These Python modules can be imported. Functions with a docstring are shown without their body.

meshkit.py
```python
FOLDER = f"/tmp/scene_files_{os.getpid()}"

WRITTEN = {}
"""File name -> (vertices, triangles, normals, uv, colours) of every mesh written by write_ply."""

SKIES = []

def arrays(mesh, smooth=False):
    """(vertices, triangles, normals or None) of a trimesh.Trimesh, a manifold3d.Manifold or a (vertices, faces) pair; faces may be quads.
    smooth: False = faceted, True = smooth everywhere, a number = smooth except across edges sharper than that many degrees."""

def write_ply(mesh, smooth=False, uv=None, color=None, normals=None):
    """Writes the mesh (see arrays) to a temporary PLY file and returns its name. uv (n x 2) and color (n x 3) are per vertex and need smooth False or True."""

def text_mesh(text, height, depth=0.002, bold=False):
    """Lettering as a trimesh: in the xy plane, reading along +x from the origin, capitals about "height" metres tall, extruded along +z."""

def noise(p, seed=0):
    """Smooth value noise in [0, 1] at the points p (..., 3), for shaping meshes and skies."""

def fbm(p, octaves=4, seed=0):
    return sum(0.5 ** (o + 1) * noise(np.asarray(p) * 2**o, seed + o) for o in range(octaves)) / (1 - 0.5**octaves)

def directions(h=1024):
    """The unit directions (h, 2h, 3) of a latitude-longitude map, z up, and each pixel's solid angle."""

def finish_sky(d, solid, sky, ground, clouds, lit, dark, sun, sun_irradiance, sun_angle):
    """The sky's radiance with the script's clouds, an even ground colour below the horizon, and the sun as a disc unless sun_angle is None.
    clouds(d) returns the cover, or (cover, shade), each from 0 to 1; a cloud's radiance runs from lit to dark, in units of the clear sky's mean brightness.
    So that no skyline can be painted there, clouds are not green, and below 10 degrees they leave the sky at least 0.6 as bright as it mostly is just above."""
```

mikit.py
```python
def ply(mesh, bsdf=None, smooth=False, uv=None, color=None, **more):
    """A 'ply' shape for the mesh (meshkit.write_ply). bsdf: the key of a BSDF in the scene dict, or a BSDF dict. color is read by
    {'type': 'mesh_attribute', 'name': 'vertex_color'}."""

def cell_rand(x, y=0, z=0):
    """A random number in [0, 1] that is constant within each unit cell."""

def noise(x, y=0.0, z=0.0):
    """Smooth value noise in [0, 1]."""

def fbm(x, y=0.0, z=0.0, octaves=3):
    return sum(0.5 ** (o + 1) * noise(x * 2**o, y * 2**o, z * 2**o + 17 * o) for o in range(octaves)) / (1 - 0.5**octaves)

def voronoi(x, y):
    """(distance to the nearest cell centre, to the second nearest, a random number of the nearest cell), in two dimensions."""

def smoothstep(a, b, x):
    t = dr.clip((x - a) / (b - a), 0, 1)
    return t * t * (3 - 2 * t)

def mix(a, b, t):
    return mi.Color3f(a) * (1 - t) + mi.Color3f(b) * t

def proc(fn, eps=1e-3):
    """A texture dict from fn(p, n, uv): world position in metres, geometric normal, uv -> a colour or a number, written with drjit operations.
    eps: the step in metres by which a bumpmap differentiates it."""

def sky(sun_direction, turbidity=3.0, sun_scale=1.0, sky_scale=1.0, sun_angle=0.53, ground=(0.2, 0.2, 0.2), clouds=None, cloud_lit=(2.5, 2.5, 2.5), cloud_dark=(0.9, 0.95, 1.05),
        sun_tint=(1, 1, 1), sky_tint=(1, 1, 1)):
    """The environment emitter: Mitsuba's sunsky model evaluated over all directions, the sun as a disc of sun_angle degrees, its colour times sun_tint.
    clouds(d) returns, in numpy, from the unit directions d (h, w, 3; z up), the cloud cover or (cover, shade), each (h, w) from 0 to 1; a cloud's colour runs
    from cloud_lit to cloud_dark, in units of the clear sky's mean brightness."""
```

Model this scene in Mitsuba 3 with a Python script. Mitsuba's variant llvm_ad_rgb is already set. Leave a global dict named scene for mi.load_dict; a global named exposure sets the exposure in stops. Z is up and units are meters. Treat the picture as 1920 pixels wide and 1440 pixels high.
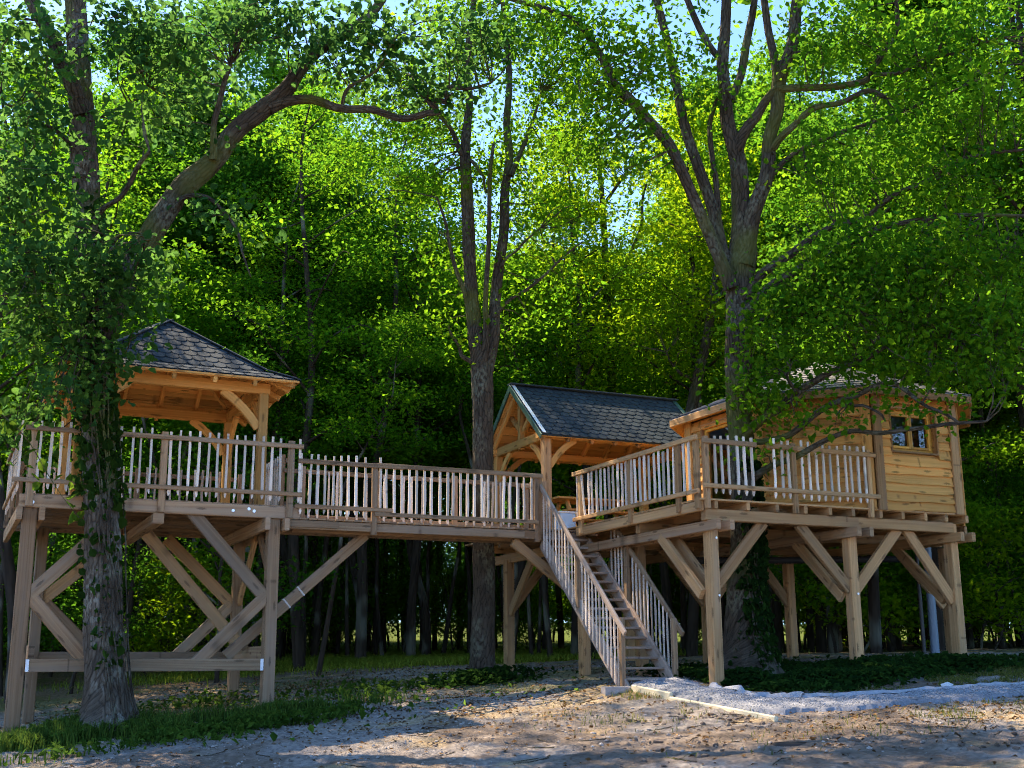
# A treehouse on stilts in an oak wood: lookout platform, footbridge, stair, raised deck, open shelter and octagonal cabin.
import math, numpy as np, drjit as dr, mitsuba as mi, mikit
from mikit import noise, fbm, voronoi, cell_rand, smoothstep, mix, proc
from meshkit import noise as nnoise, fbm as nfbm
T = mi.ScalarTransform4f
scene, labels = {'type': 'scene'}, {}
# ------------------------------------------------------------------ camera, sky, exposure
EYE = np.array([0.0, 0.0, 0.973]); PITCH = math.radians(13.16)
scene['camera'] = {'type': 'perspective', 'fov': 45.6, 'fov_axis': 'x', 'near_clip': 0.1, 'far_clip': 3000.0,
    'to_world': T().look_at(origin=EYE.tolist(), target=(EYE + [0, math.cos(PITCH), math.sin(PITCH)]).tolist(), up=[0.0062, -math.sin(PITCH), math.cos(PITCH)])}
scene['sky'] = mikit.sky((-0.447, 0.463, 0.766), turbidity=2.4, sky_scale=1.0, sun_scale=1.0, sun_tint=(1.0, 0.95, 0.86), sky_tint=(0.88, 0.97, 1.10))
exposure = 3.45
# ------------------------------------------------------------------ helpers
rng = np.random.default_rng(7)
TH = math.radians(25.0)
E1 = np.array([math.cos(TH), math.sin(TH), 0.0]); E2 = np.array([-math.sin(TH), math.cos(TH), 0.0]); EZ = np.array([0, 0, 1.0])
A0 = np.array([-6.942, 17.2, 0.0])
def L(s, t, z): return A0 + s * E1 + t * E2 + z * EZ          # the carpenters' frame: s along the bridge, t away from the camera
def LL(a): a = np.asarray(a, float); return A0 + a[..., :1] * E1 + a[..., 1:2] * E2 + a[..., 2:3] * EZ
used = {}
def numbered(key):
    n = used.get(key, -1) + 1; used[key] = n
    return key if n == 0 else f'{key}_{n:03d}'
def thing(name, label, cat, group=None, kind=None):
    k = numbered(name); labels[k] = {'label': label, 'category': cat}
    if group: labels[k]['group'] = group
    if kind: labels[k]['kind'] = kind
    return k
def put(name, V, F, bsdf, parent=None, uv=None, color=None, smooth=False, label=None, kind=None):
    k = numbered((parent + '__' if parent else '') + name)
    scene[k] = mikit.ply((V, F), bsdf, smooth=smooth, uv=uv, color=color)
    if label or kind: labels[k] = {**labels.get(k, {}), **({'label': label} if label else {}), **({'kind': kind} if kind else {})}
    return k
def cat(parts):
    V, F, U, n = [], [], [], 0
    for v, f, u in parts:
        V.append(v); F.append(np.asarray(f) + n); U.append(u); n += len(v)
    return np.vstack(V), np.vstack(F), np.vstack(U)
def nz(v): v = np.asarray(v, float); return v / (np.linalg.norm(v) + 1e-12)
def bar(pts, w, h, side, ch=0.0, scale=None, twist=None):
    """A timber along the points: w wide along 'side', h across it; ring vertices carry uv = (metres along, metres around)."""
    pts = np.asarray(pts, float); n = len(pts)
    if ch: c2 = np.array([[-w/2+ch, -h/2], [w/2-ch, -h/2], [w/2, -h/2+ch], [w/2, h/2-ch], [w/2-ch, h/2], [-w/2+ch, h/2], [-w/2, h/2-ch], [-w/2, -h/2+ch]])
    else: c2 = np.array([[-w/2, -h/2], [w/2, -h/2], [w/2, h/2], [-w/2, h/2]])
    m = len(c2); per = np.r_[0, np.cumsum(np.linalg.norm(np.roll(c2, -1, 0) - c2, axis=1))]
    u0, v0 = 37.0 * int(rng.integers(1, 180)) + 1.0 + rng.uniform(0, 8), rng.uniform(0, 5)
    d = np.r_[0, np.cumsum(np.linalg.norm(np.diff(pts, axis=0), axis=1))]
    V, U = [], []
    rings = []
    for i in range(n):
        ax = nz(pts[min(i + 1, n - 1)] - pts[max(i - 1, 0)])
        sd = nz(np.asarray(side) - ax * np.dot(side, ax)); up = np.cross(ax, sd)
        k = 1.0 if scale is None else scale[i]
        r = pts[i] + k * (c2[:, :1] * sd + c2[:, 1:] * up); rings.append(r)
        V.append(np.vstack([r, r[:1]])); U.append(np.c_[np.full(m + 1, u0 + d[i]), v0 + per])
    F = []
    for i in range(n - 1):
        for j in range(m):
            a, b = i * (m + 1) + j, (i + 1) * (m + 1) + j
            F += [[a, a + 1, b + 1], [a, b + 1, b]]
    nv = n * (m + 1)
    for e, r in ((0, rings[0]), (1, rings[-1])):
        V.append(r); U.append(np.c_[u0 + 9.3 + c2[:, 0] * .2, v0 + c2[:, 1]])
        f = [[nv, nv + j, nv + j + 1] for j in range(1, m - 1)]
        F += [t[::-1] for t in f] if e == 0 else f
        nv += m
    return np.vstack(V), np.array(F), np.vstack(U)
def timber(parent, name, p, q, w, h, side, mat, ch=0.007, label=None):
    V, F, U = bar([p, q], w, h, side, ch); return put(name, V, F, mat, parent, uv=U, label=label)
def curved(parent, name, p, q, bow, w, h, side, mat, n=5):
    t = np.linspace(0, 1, n)[:, None]; P = np.asarray(p) * (1 - t) + np.asarray(q) * t + 4 * t * (1 - t) * np.asarray(bow)
    V, F, U = bar(P, w, h, side, .006); return put(name, V, F, mat, parent, uv=U)
def box(c, sx, sy, sz, ax=E1, ay=E2, ch=.004):
    c = np.asarray(c, float); return bar([c - ax * sx / 2, c + ax * sx / 2], sy, sz, ay, ch)
def tube(pts, rad, sides=8, rough=0.0, seed=0, ridges=0, flare=0.0):
    """A round limb through the points (smoothed), with bark relief; uv = metres around and along."""
    P = np.asarray(pts, float); R = np.asarray(rad, float); n = len(P)
    d = np.r_[0, np.cumsum(np.linalg.norm(np.diff(P, axis=0), axis=1))]
    step = max(.10, float(R.mean()) * .9) if rough else max(.2, float(R.mean()) * 1.5)
    x = np.linspace(0, d[-1], max(3, int(d[-1] / step) + 1))
    def cr(Y):
        m = np.gradient(Y, d, axis=0); i = np.clip(np.searchsorted(d, x, side='right') - 1, 0, n - 2); hh = (d[i + 1] - d[i]); tt = (x - d[i]) / hh
        if Y.ndim > 1: tt, hh = tt[:, None], hh[:, None]
        return (2*tt**3-3*tt**2+1)*Y[i] + (tt**3-2*tt**2+tt)*hh*m[i] + (-2*tt**3+3*tt**2)*Y[i+1] + (tt**3-tt**2)*hh*m[i+1]
    C = cr(P); r = np.interp(x, d, R)
    tan = np.gradient(C, axis=0); tan /= np.linalg.norm(tan, axis=1, keepdims=True) + 1e-12
    ref = np.where(np.abs(tan[:, 2:3]) > .85, np.array([[1.0, 0, 0]]), np.array([[0, 0, 1.0]]))
    if np.abs(tan[:, 2]).mean() > .6: ref = np.tile([[1.0, .2, 0]], (len(x), 1))
    sd = np.cross(ref, tan); sd /= np.linalg.norm(sd, axis=1, keepdims=True) + 1e-12; up = np.cross(tan, sd)
    a = np.linspace(0, 2 * np.pi, sides + 1)[None, :]
    rr = np.repeat(r[:, None], sides + 1, 1)
    if rough:
        ca, sa = np.cos(a) + 0 * rr, np.sin(a) + 0 * rr
        q = np.stack([ca * 1.3 + seed * 3.1, sa * 1.3, x[:, None] * .9 + 0 * rr], -1)
        k = np.stack([ca * (ridges or 4) + seed, sa * (ridges or 4), x[:, None] * 2.2 + 0 * rr], -1)
        rr = rr * (1 + rough * (1.5 * (nfbm(q, 3, seed) - .5) + 1.1 * (nfbm(k, 2, seed + 5) - .5)))
    if flare: rr = rr * (1 + flare * np.exp(-(x[:, None] / .42) ** 1.3) * (.35 + np.maximum(0, np.cos(a * 5 + seed + .8 * np.sin(a * 2))) ** 1.5))
    V = C[:, None, :] + rr[..., None] * (np.cos(a)[..., None] * sd[:, None, :] + np.sin(a)[..., None] * up[:, None, :])
    U = np.stack([a * r[:, None] + seed * 7.7, x[:, None] + 0 * rr], -1).reshape(-1, 2)
    m = sides + 1; i, j = np.meshgrid(np.arange(len(x) - 1), np.arange(sides), indexing='ij'); o = (i * m + j).ravel()
    F = np.vstack([np.c_[o, o + 1, o + m + 1], np.c_[o, o + m + 1, o + m]])
    return V.reshape(-1, 3), F, U
def leaves(C, size, r, pal, up=1.0, spread=.75, droop=.1, aspect=.62, rich=False, jit=.22, cl=0):
    """Folded leaves at the points: 2 (or 4) triangles each, with per-vertex colour from the palette."""
    n = len(C); C = np.asarray(C, float)
    N = r.normal(size=(n, 3)) * spread; N[:, 2] += up; N /= np.linalg.norm(N, axis=1, keepdims=True)
    D = r.normal(size=(n, 3)); D -= N * (D * N).sum(1, keepdims=True); D /= np.linalg.norm(D, axis=1, keepdims=True) + 1e-9
    D[:, 2] -= droop; S = np.cross(N, D); ln = (size * np.clip(np.exp(r.normal(size=n) * .26), .5, 1.6))[:, None]; w = ln * aspect / 2; fold = N * ln * .13
    b, tip = C - D * ln / 2, C + D * ln / 2
    if rich:
        V = np.stack([b, C - D*ln*.2 + S*w*.85 + fold, C + D*ln*.18 + S*w + fold*1.2, tip - fold, C + D*ln*.18 - S*w + fold*1.2, C - D*ln*.2 - S*w*.85 + fold], 1)
        f = np.array([[0, 1, 2], [0, 2, 3], [0, 3, 4], [0, 4, 5]])
    else:
        V = np.stack([b, C - D*ln*.04 + S*w + fold, tip, C - D*ln*.04 - S*w + fold], 1); f = np.array([[0, 1, 2], [0, 2, 3]])
    m = V.shape[1]; F = (np.arange(n)[:, None, None] * m + f[None]).reshape(-1, 3)
    k = r.uniform(0, 1, (n, 1)); pal = np.asarray(pal, float)
    if cl: k = np.clip(.3 * k + .85 * np.repeat(r.uniform(0, 1, -(-n // cl)), cl)[:n, None] - .08, 0, 1.1)
    col = (pal[0] * (1 - k) + pal[1] * k) * r.uniform(1 - jit, 1 + jit, (n, 1))
    return V.reshape(-1, 3), F, np.repeat(np.clip(col, .002, .6), m, 0)
def clumps(centers, r, per, rad, flat=.55):
    o = r.normal(size=(len(centers), per, 3)) * rad * np.array([1, 1, flat]); return (np.asarray(centers)[:, None, :] + o).reshape(-1, 3)
def resample(P, n):
    P = np.asarray(P, float); d = np.r_[0, np.cumsum(np.linalg.norm(np.diff(P[:, :3], axis=0), axis=1))]; x = np.linspace(0, d[-1], n)
    return np.stack([np.interp(x, d, P[:, k]) for k in range(P.shape[1])], 1)
# ------------------------------------------------------------------ materials
def col(*c): return {'type': 'rgb', 'value': list(c)}
def wood(c0, c1, c2, knots=.5, streak=.5, rough=.75):
    def fn(p, n, uv):
        i = dr.floor(uv.x / 37.0); tone = cell_rand(i, 3); tone2 = cell_rand(i, 9)
        x, y = uv.x - i * 37.0, uv.y + i * 1.7
        warp = noise(x * .7, y * 3.0, i) * .05
        g = fbm(x * 1.1, (y + warp) * 62.0, i, 3); s = fbm(x * .6, y * 13.0, i + 5, 2)
        d1, d2, k = voronoi(x * 1.7, y * 7.0 + i)
        kn = smoothstep(.17, .07, d1) * (k > .45)
        c = mix(mix(c0, c1, g), c2, smoothstep(.45, .8, s) * streak)
        c = c * (.64 + .60 * tone) * (.82 + .36 * fbm(x * .8, y * 2.0, i, 2)) * mi.Color3f(1, 1 - .09 * tone2, 1 - .16 * tone2)
        end = smoothstep(.03, .0, dr.abs(noise(x * 1.3, i * .7, 2.0) - .5)) * smoothstep(.5, .65, noise(y * 9.0, x * .2, i))
        return c * (1 - .62 * knots * kn) * (1 - .45 * end)
    def bump(p, n, uv): return fbm(uv.x * 1.2, uv.y * 70.0, 0.0, 2) * .5 + fbm(uv.x * .9, uv.y * 16.0, 4.0, 2)
    return {'type': 'bumpmap', 'arbitrary': proc(bump, 2e-3), 'scale': .006, 'bsdf': {'type': 'principled', 'base_color': proc(fn), 'roughness': rough, 'specular': .3}}
def named(k, b, two=True): scene[k] = {'type': 'twosided', 'bsdf': b} if two else b
named('mat_weathered', wood((.19, .118, .062), (.41, .285, .17), (.31, .235, .165), .8, .7))
named('mat_beam', wood((.31, .178, .076), (.54, .345, .165), (.36, .25, .15), .8, .55))
named('mat_larch', wood((.50, .255, .062), (.73, .43, .138), (.62, .34, .10), .8, .45))
named('mat_picket', wood((.58, .52, .44), (.80, .74, .65), (.62, .56, .49), .35, .4))
named('mat_honey', wood((.50, .27, .04), (.60, .35, .06), (.55, .30, .05), .1, .3, .5))
named('mat_treads', wood((.24, .18, .135), (.42, .335, .27), (.34, .295, .26), .4, .6))
def bark(c0, c1, lichen, amount, moss):
    def fn(p, n, uv):
        r1 = fbm(uv.x * 26.0, uv.y * 5.0, 1.0, 3); d1, d2, k = voronoi(uv.x * 17.0, uv.y * 4.5)
        crack = smoothstep(.0, .16, d2 - d1)
        c = mix(c0, c1, r1) * (.45 + .55 * crack)
        l = smoothstep(.40, .70, fbm(p.x * 3.2 + 3, p.y * 3.2, p.z * 2.0, 3)) * smoothstep(.38, .66, fbm(p.x * 34, p.y * 34, p.z * 15, 3)) * amount
        m = smoothstep(.55, .7, fbm(p.x * 1.4, p.y * 1.4 + 9, p.z * .8, 2)) * moss
        return mix(mix(c, lichen, l), mi.Color3f(.10, .115, .02), m)
    def bump(p, n, uv):
        d1, d2, k = voronoi(uv.x * 17.0, uv.y * 4.5); return smoothstep(.0, .3, d2 - d1) + .7 * fbm(uv.x * 26.0, uv.y * 6.0, 1.0, 2)
    return {'type': 'bumpmap', 'arbitrary': proc(bump, 4e-3), 'scale': .02, 'bsdf': {'type': 'principled', 'base_color': proc(fn), 'roughness': .9, 'specular': .15}}
named('mat_bark', bark((.034, .026, .018), (.10, .080, .058), (.20, .215, .15), .5, .6))
named('mat_bark_pale', bark((.045, .035, .024), (.15, .122, .092), (.29, .29, .235), .7, .55))
named('mat_far_bark', {'type': 'principled', 'base_color': proc(lambda p, n, uv: mix((.022, .017, .013), (.07, .056, .044), fbm(uv.x * 18, uv.y * 3, 1.0, 2)) + mi.Color3f(.09, .10, .08) * smoothstep(.6, .72, fbm(p.x * 2, p.y * 2, p.z * 1.3, 2))), 'roughness': .9, 'specular': .1})
scene['mat_leaf'] = {'type': 'principledthin', 'base_color': {'type': 'mesh_attribute', 'name': 'vertex_color'}, 'diff_trans': 1.6, 'roughness': .42, 'eta': 1.35}
scene['mat_grass'] = {'type': 'principledthin', 'base_color': {'type': 'mesh_attribute', 'name': 'vertex_color'}, 'diff_trans': .8, 'roughness': .6, 'eta': 1.3}
def shingle_fn(p, n, uv): return mix((.022, .036, .050), (.048, .066, .083), fbm(p.x * 55, p.y * 55, p.z * 55, 2)) * (.8 + .4 * cell_rand(dr.floor(uv.x), 4))
named('mat_shingle', {'type': 'principled', 'base_color': proc(shingle_fn), 'roughness': .9, 'specular': .2})
named('mat_roof_felt', {'type': 'principled', 'base_color': proc(lambda p, n, uv: mix((.16, .165, .18), (.27, .275, .29), fbm(p.x * 9, p.y * 9, p.z * 30, 3))), 'roughness': .7, 'specular': .4})
named('mat_green_metal', {'type': 'principled', 'base_color': col(.075, .15, .12), 'roughness': .4, 'metallic': .3, 'specular': .5})
named('mat_steel', {'type': 'principled', 'base_color': col(.72, .73, .75), 'roughness': .35, 'metallic': .85})
named('mat_white_metal', {'type': 'principled', 'base_color': col(.75, .78, .80), 'roughness': .5})
named('mat_strap', {'type': 'principled', 'base_color': col(.55, .52, .47), 'roughness': .6})
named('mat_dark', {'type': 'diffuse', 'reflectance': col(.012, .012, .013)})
named('mat_grey_pipe', {'type': 'principled', 'base_color': proc(lambda p, n, uv: mix((.14, .19, .25), (.2, .25, .31), fbm(p.x * 8, p.y * 8, p.z * 3, 2))), 'roughness': .4, 'specular': .5})
named('mat_black_pipe', {'type': 'principled', 'base_color': col(.035, .032, .03), 'roughness': .45, 'specular': .5})
named('mat_concrete', {'type': 'principled', 'base_color': proc(lambda p, n, uv: mix((.20, .18, .17), (.42, .39, .37), fbm(p.x * 30, p.y * 30, p.z * 30, 3))), 'roughness': .95})
named('mat_pale_edging', {'type': 'principled', 'base_color': proc(lambda p, n, uv: mix((.52, .45, .29), (.66, .60, .42), fbm(p.x * 6, p.y * 6, p.z * 22, 3))), 'roughness': .8})
named('mat_stone', {'type': 'principled', 'base_color': {'type': 'mesh_attribute', 'name': 'vertex_color'}, 'roughness': .9, 'specular': .2})
named('mat_gravel', {'type': 'principled', 'base_color': proc(lambda p, n, uv: mix((.12, .13, .15), (.26, .272, .30), fbm(p.x * 45, p.y * 45, p.z * 20, 3)) * (.8 + .4 * cell_rand(dr.floor(p.x * 70), dr.floor(p.y * 70), 0))), 'roughness': .95})
named('mat_fabric', {'type': 'principled', 'base_color': proc(lambda p, n, uv: mix((.24, .255, .285), (.38, .39, .42), fbm(p.x * 20, p.y * 20, p.z * 20, 2))), 'roughness': .9})
named('mat_blue_bin', {'type': 'principled', 'base_color': col(.45, .62, .78), 'roughness': .5})
named('mat_glass', {'type': 'thindielectric', 'int_ior': 1.52}, False)
# ------------------------------------------------------------------ the ground
def ground_z(s, t):
    z = .02 + .09 * s + .05 * t
    hi = 1.12 + .02 * np.clip(s - 10, 0, 30) + .022 * np.clip(t - 8, 0, 60) + .035 * np.clip(t - 26, 0, 90)
    z = np.where(z > hi - .3, hi - .3 + .3 * np.tanh((z - hi + .3) / .3), z)
    z = z + .10 * np.exp(-((s - 8.7) / 1.2)**2 - ((t + 2.6) / 1.2)**2) + .06 * np.exp(-((s - 11.5) / 1.3)**2 - ((t + 3.9) / 1.2)**2) + .13 * np.exp(-((s - 1.1) / .9)**2 - ((t + .35) / .7)**2)
    return z + np.clip(-6 - s, 0, 40) * .06
def to_st(x, y): return (x - A0[0]) * E1[0] + (y - A0[1]) * E1[1], (x - A0[0]) * E2[0] + (y - A0[1]) * E2[1]
def ground_xy(x, y):
    s, t = to_st(x, y); q = np.stack([x, y, 0 * x], -1)
    return ground_z(s, t) + .10 * (nfbm(q * .55, 3, 4) - .5) + .055 * (nfbm(q * 3.1, 3, 9) - .5)
def axis_lines(lo, hi, step, far, n): 
    mid = np.arange(lo, hi, step); k = np.linspace(0, 1, n)[1:]
    return np.r_[lo - (far * k**2.2)[::-1], mid, hi + far * k**2.2]
xs, ys = axis_lines(-9.5, 10.5, .075, 700, 45), axis_lines(9.5, 23.5, .075, 900, 55)
X, Y = np.meshgrid(xs, ys, indexing='xy')
Z = ground_xy(X, Y) + np.where((X > -9.5) & (X < 10.5) & (Y > 9.5) & (Y < 23.5), .05 * (nfbm(np.stack([X, Y, 0 * X], -1) * 9, 2, 3) - .5), 0)
i, j = np.meshgrid(np.arange(len(ys) - 1), np.arange(len(xs) - 1), indexing='ij'); o = (i * len(xs) + j).ravel(); w_ = len(xs)
def ground_fn(p, n, uv):
    f1 = fbm(p.x * .55 + 5, p.y * .55, 0.0, 3); f2 = fbm(p.x * 3.2, p.y * 3.2, 1.0, 3); f3 = fbm(p.x * 24.0, p.y * 24.0, 2.0, 2)
    s = (p.x - A0[0]) * E1[0] + (p.y - A0[1]) * E1[1]; t = (p.x - A0[0]) * E2[0] + (p.y - A0[1]) * E2[1]
    soil = mix((.08, .062, .047), (.215, .172, .134), f2) * (.62 + .72 * f3)
    grit = mix((.12, .107, .095), (.30, .275, .248), f3)
    c = mix(soil, grit, smoothstep(.36, .58, f1 + .25 * (f2 - .5)) * .85)
    straw = mix((.25, .17, .075), (.42, .32, .17), f3)
    c = mix(c, straw, smoothstep(.56, .72, fbm(p.x * 1.1, p.y * 1.1 + 20, 3.0, 3)) * .55)
    litter = mix((.07, .05, .03), (.22, .15, .08), f3)
    wood_floor = smoothstep(3.0, 7.0, t + 2 * (f1 - .5) - 1.2 * smoothstep(2.0, 6.0, s) * smoothstep(9.5, 7.0, s) * 2.0)
    c = mix(c, litter, wood_floor * .85)
    green = smoothstep(.5, .66, fbm(p.x * .8 - 8, p.y * .8, 7.0, 3)) * smoothstep(-3.0, 2.0, t + .3 * s)
    c = mix(c, mi.Color3f(.075, .10, .02) * (.6 + .8 * f3), green * .5)
    return mix(c, mix((.05, .075, .015), (.13, .17, .035), f3), smoothstep(15.0, 24.0, t))
def ground_bump(p, n, uv): return fbm(p.x * 16.0, p.y * 16.0, 0.0, 3) + .35 * noise(p.x * 70, p.y * 70, 1.0)
named('mat_ground', {'type': 'bumpmap', 'arbitrary': proc(ground_bump, 5e-3), 'scale': .035, 'bsdf': {'type': 'principled', 'base_color': proc(ground_fn), 'roughness': .97, 'specular': .1}})
k = put('ground', np.stack([X, Y, Z], -1).reshape(-1, 3), np.vstack([np.c_[o, o + 1, o + w_ + 1], np.c_[o, o + w_ + 1, o + w_]]), 'mat_ground', smooth=True)
labels[k] = {'label': 'bare brown earth and grit with dappled sun and shade', 'kind': 'structure'}
def gz(s, t):
    P = A0 + s * E1 + t * E2; return float(ground_xy(np.array(P[0]), np.array(P[1])))
def drop(P, dz=0.0):
    P = np.array(P, float); P[:, 2] = ground_xy(P[:, 0], P[:, 1]) + dz; return P
# gravel path from the stair foot, along the kerb and away to the right
cl = np.array([[8.60, -2.85], [8.52, -3.5], [8.40, -4.4], [8.32, -5.3], [8.45, -6.05], [9.0, -6.45], [9.9, -6.72], [11.0, -7.1], [12.4, -7.5], [14.5, -8.0]]); hw = np.array([.44, .42, .38, .40, .48, .44, .40, .40, .42, .45])
n_ = 130; q = resample(np.c_[cl, hw], n_); tg = np.gradient(q[:, :2], axis=0); tg /= np.linalg.norm(tg, axis=1, keepdims=True); nn = np.c_[-tg[:, 1], tg[:, 0]]
m_ = 15; across = np.linspace(-1, 1, m_); V = np.zeros((n_, m_, 3))
wob = .05 * np.sin(np.arange(n_) * .37) + .06 * rng.normal(size=n_) * .5
for a, x in enumerate(across):
    st = q[:, :2] + nn * ((q[:, 2] + wob * abs(x))[:, None] * x); V[:, a] = LL(np.c_[st, 0 * st[:, 0]])
    V[:, a, 2] = ground_xy(V[:, a, 0], V[:, a, 1]) + .075 * (1 - abs(x)**6) - .06 * (abs(x) > .99) + .005 * rng.normal(size=n_) * (abs(x) < .95)
i, j = np.meshgrid(np.arange(n_ - 1), np.arange(m_ - 1), indexing='ij'); o = (i * m_ + j).ravel()
k = put('gravel_path', V.reshape(-1, 3), np.vstack([np.c_[o, o + 1, o + m_ + 1], np.c_[o, o + m_ + 1, o + m_]]), 'mat_gravel', smooth=True)
labels[k] = {'label': 'pale grey gravel path curving from the stair foot to the right', 'kind': 'structure'}
path_pts = V[:, 2:-2].reshape(-1, 3)
for sgn, lab in ((1, 'crumpled white ground fabric edging the gravel path on its far side'),):
    Vf = np.zeros((n_, 5, 3)); base = q[:, 2] + wob
    for a, (dx, dz) in enumerate(((-.04, .06), (.0, .105), (.035, .11), (.07, .06), (.12, -.02))):
        st = q[:, :2] + nn * ((base + dx)[:, None] * sgn); Vf[:, a] = LL(np.c_[st, 0 * st[:, 0]])
        Vf[:, a, 2] = ground_xy(Vf[:, a, 0], Vf[:, a, 1]) + dz * (.55 + .6 * nfbm(np.c_[np.arange(n_) * .22, np.full(n_, a * .6), np.zeros(n_)], 2, 8)) + .004 * rng.normal(size=n_)
    Vf = Vf[14:]; n2 = len(Vf); i, j = np.meshgrid(np.arange(n2 - 1), np.arange(4), indexing='ij'); o = (i * 5 + j).ravel()
    k = put('ground_fabric', Vf.reshape(-1, 3), np.vstack([np.c_[o, o + 1, o + 6], np.c_[o, o + 6, o + 5]]), 'mat_fabric', smooth=60)
    labels[k] = {'label': lab, 'category': 'fabric'}
# kerb pieces
def kerb(name, label, catg, s0, t0, s1, t1, w, h, z0, z1, mat):
    V, F, U = bar([L(s0, t0, z0 - h / 2), L(s1, t1, z1 - h / 2)], w, h, E1 if abs(t1 - t0) > abs(s1 - s0) else E2, .012)
    k = put(name, V, F, mat, uv=U); labels[k] = {'label': label, 'category': catg}
kerb('concrete_block', 'grey concrete block lying at the left foot of the stair', 'block', 7.66, -2.98, 8.10, -2.98, .13, .26, .72, .72, 'mat_concrete')
kerb('edging_board', 'short taller pale edging board next to the concrete block', 'board', 8.10, -3.05, 8.02, -4.18, .05, .36, .74, .655, 'mat_pale_edging')
kerb('edging_board', 'long low pale edging board along the gravel path', 'board', 8.01, -4.19, 7.80, -6.75, .05, .34, .60, .43, 'mat_pale_edging')
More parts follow.
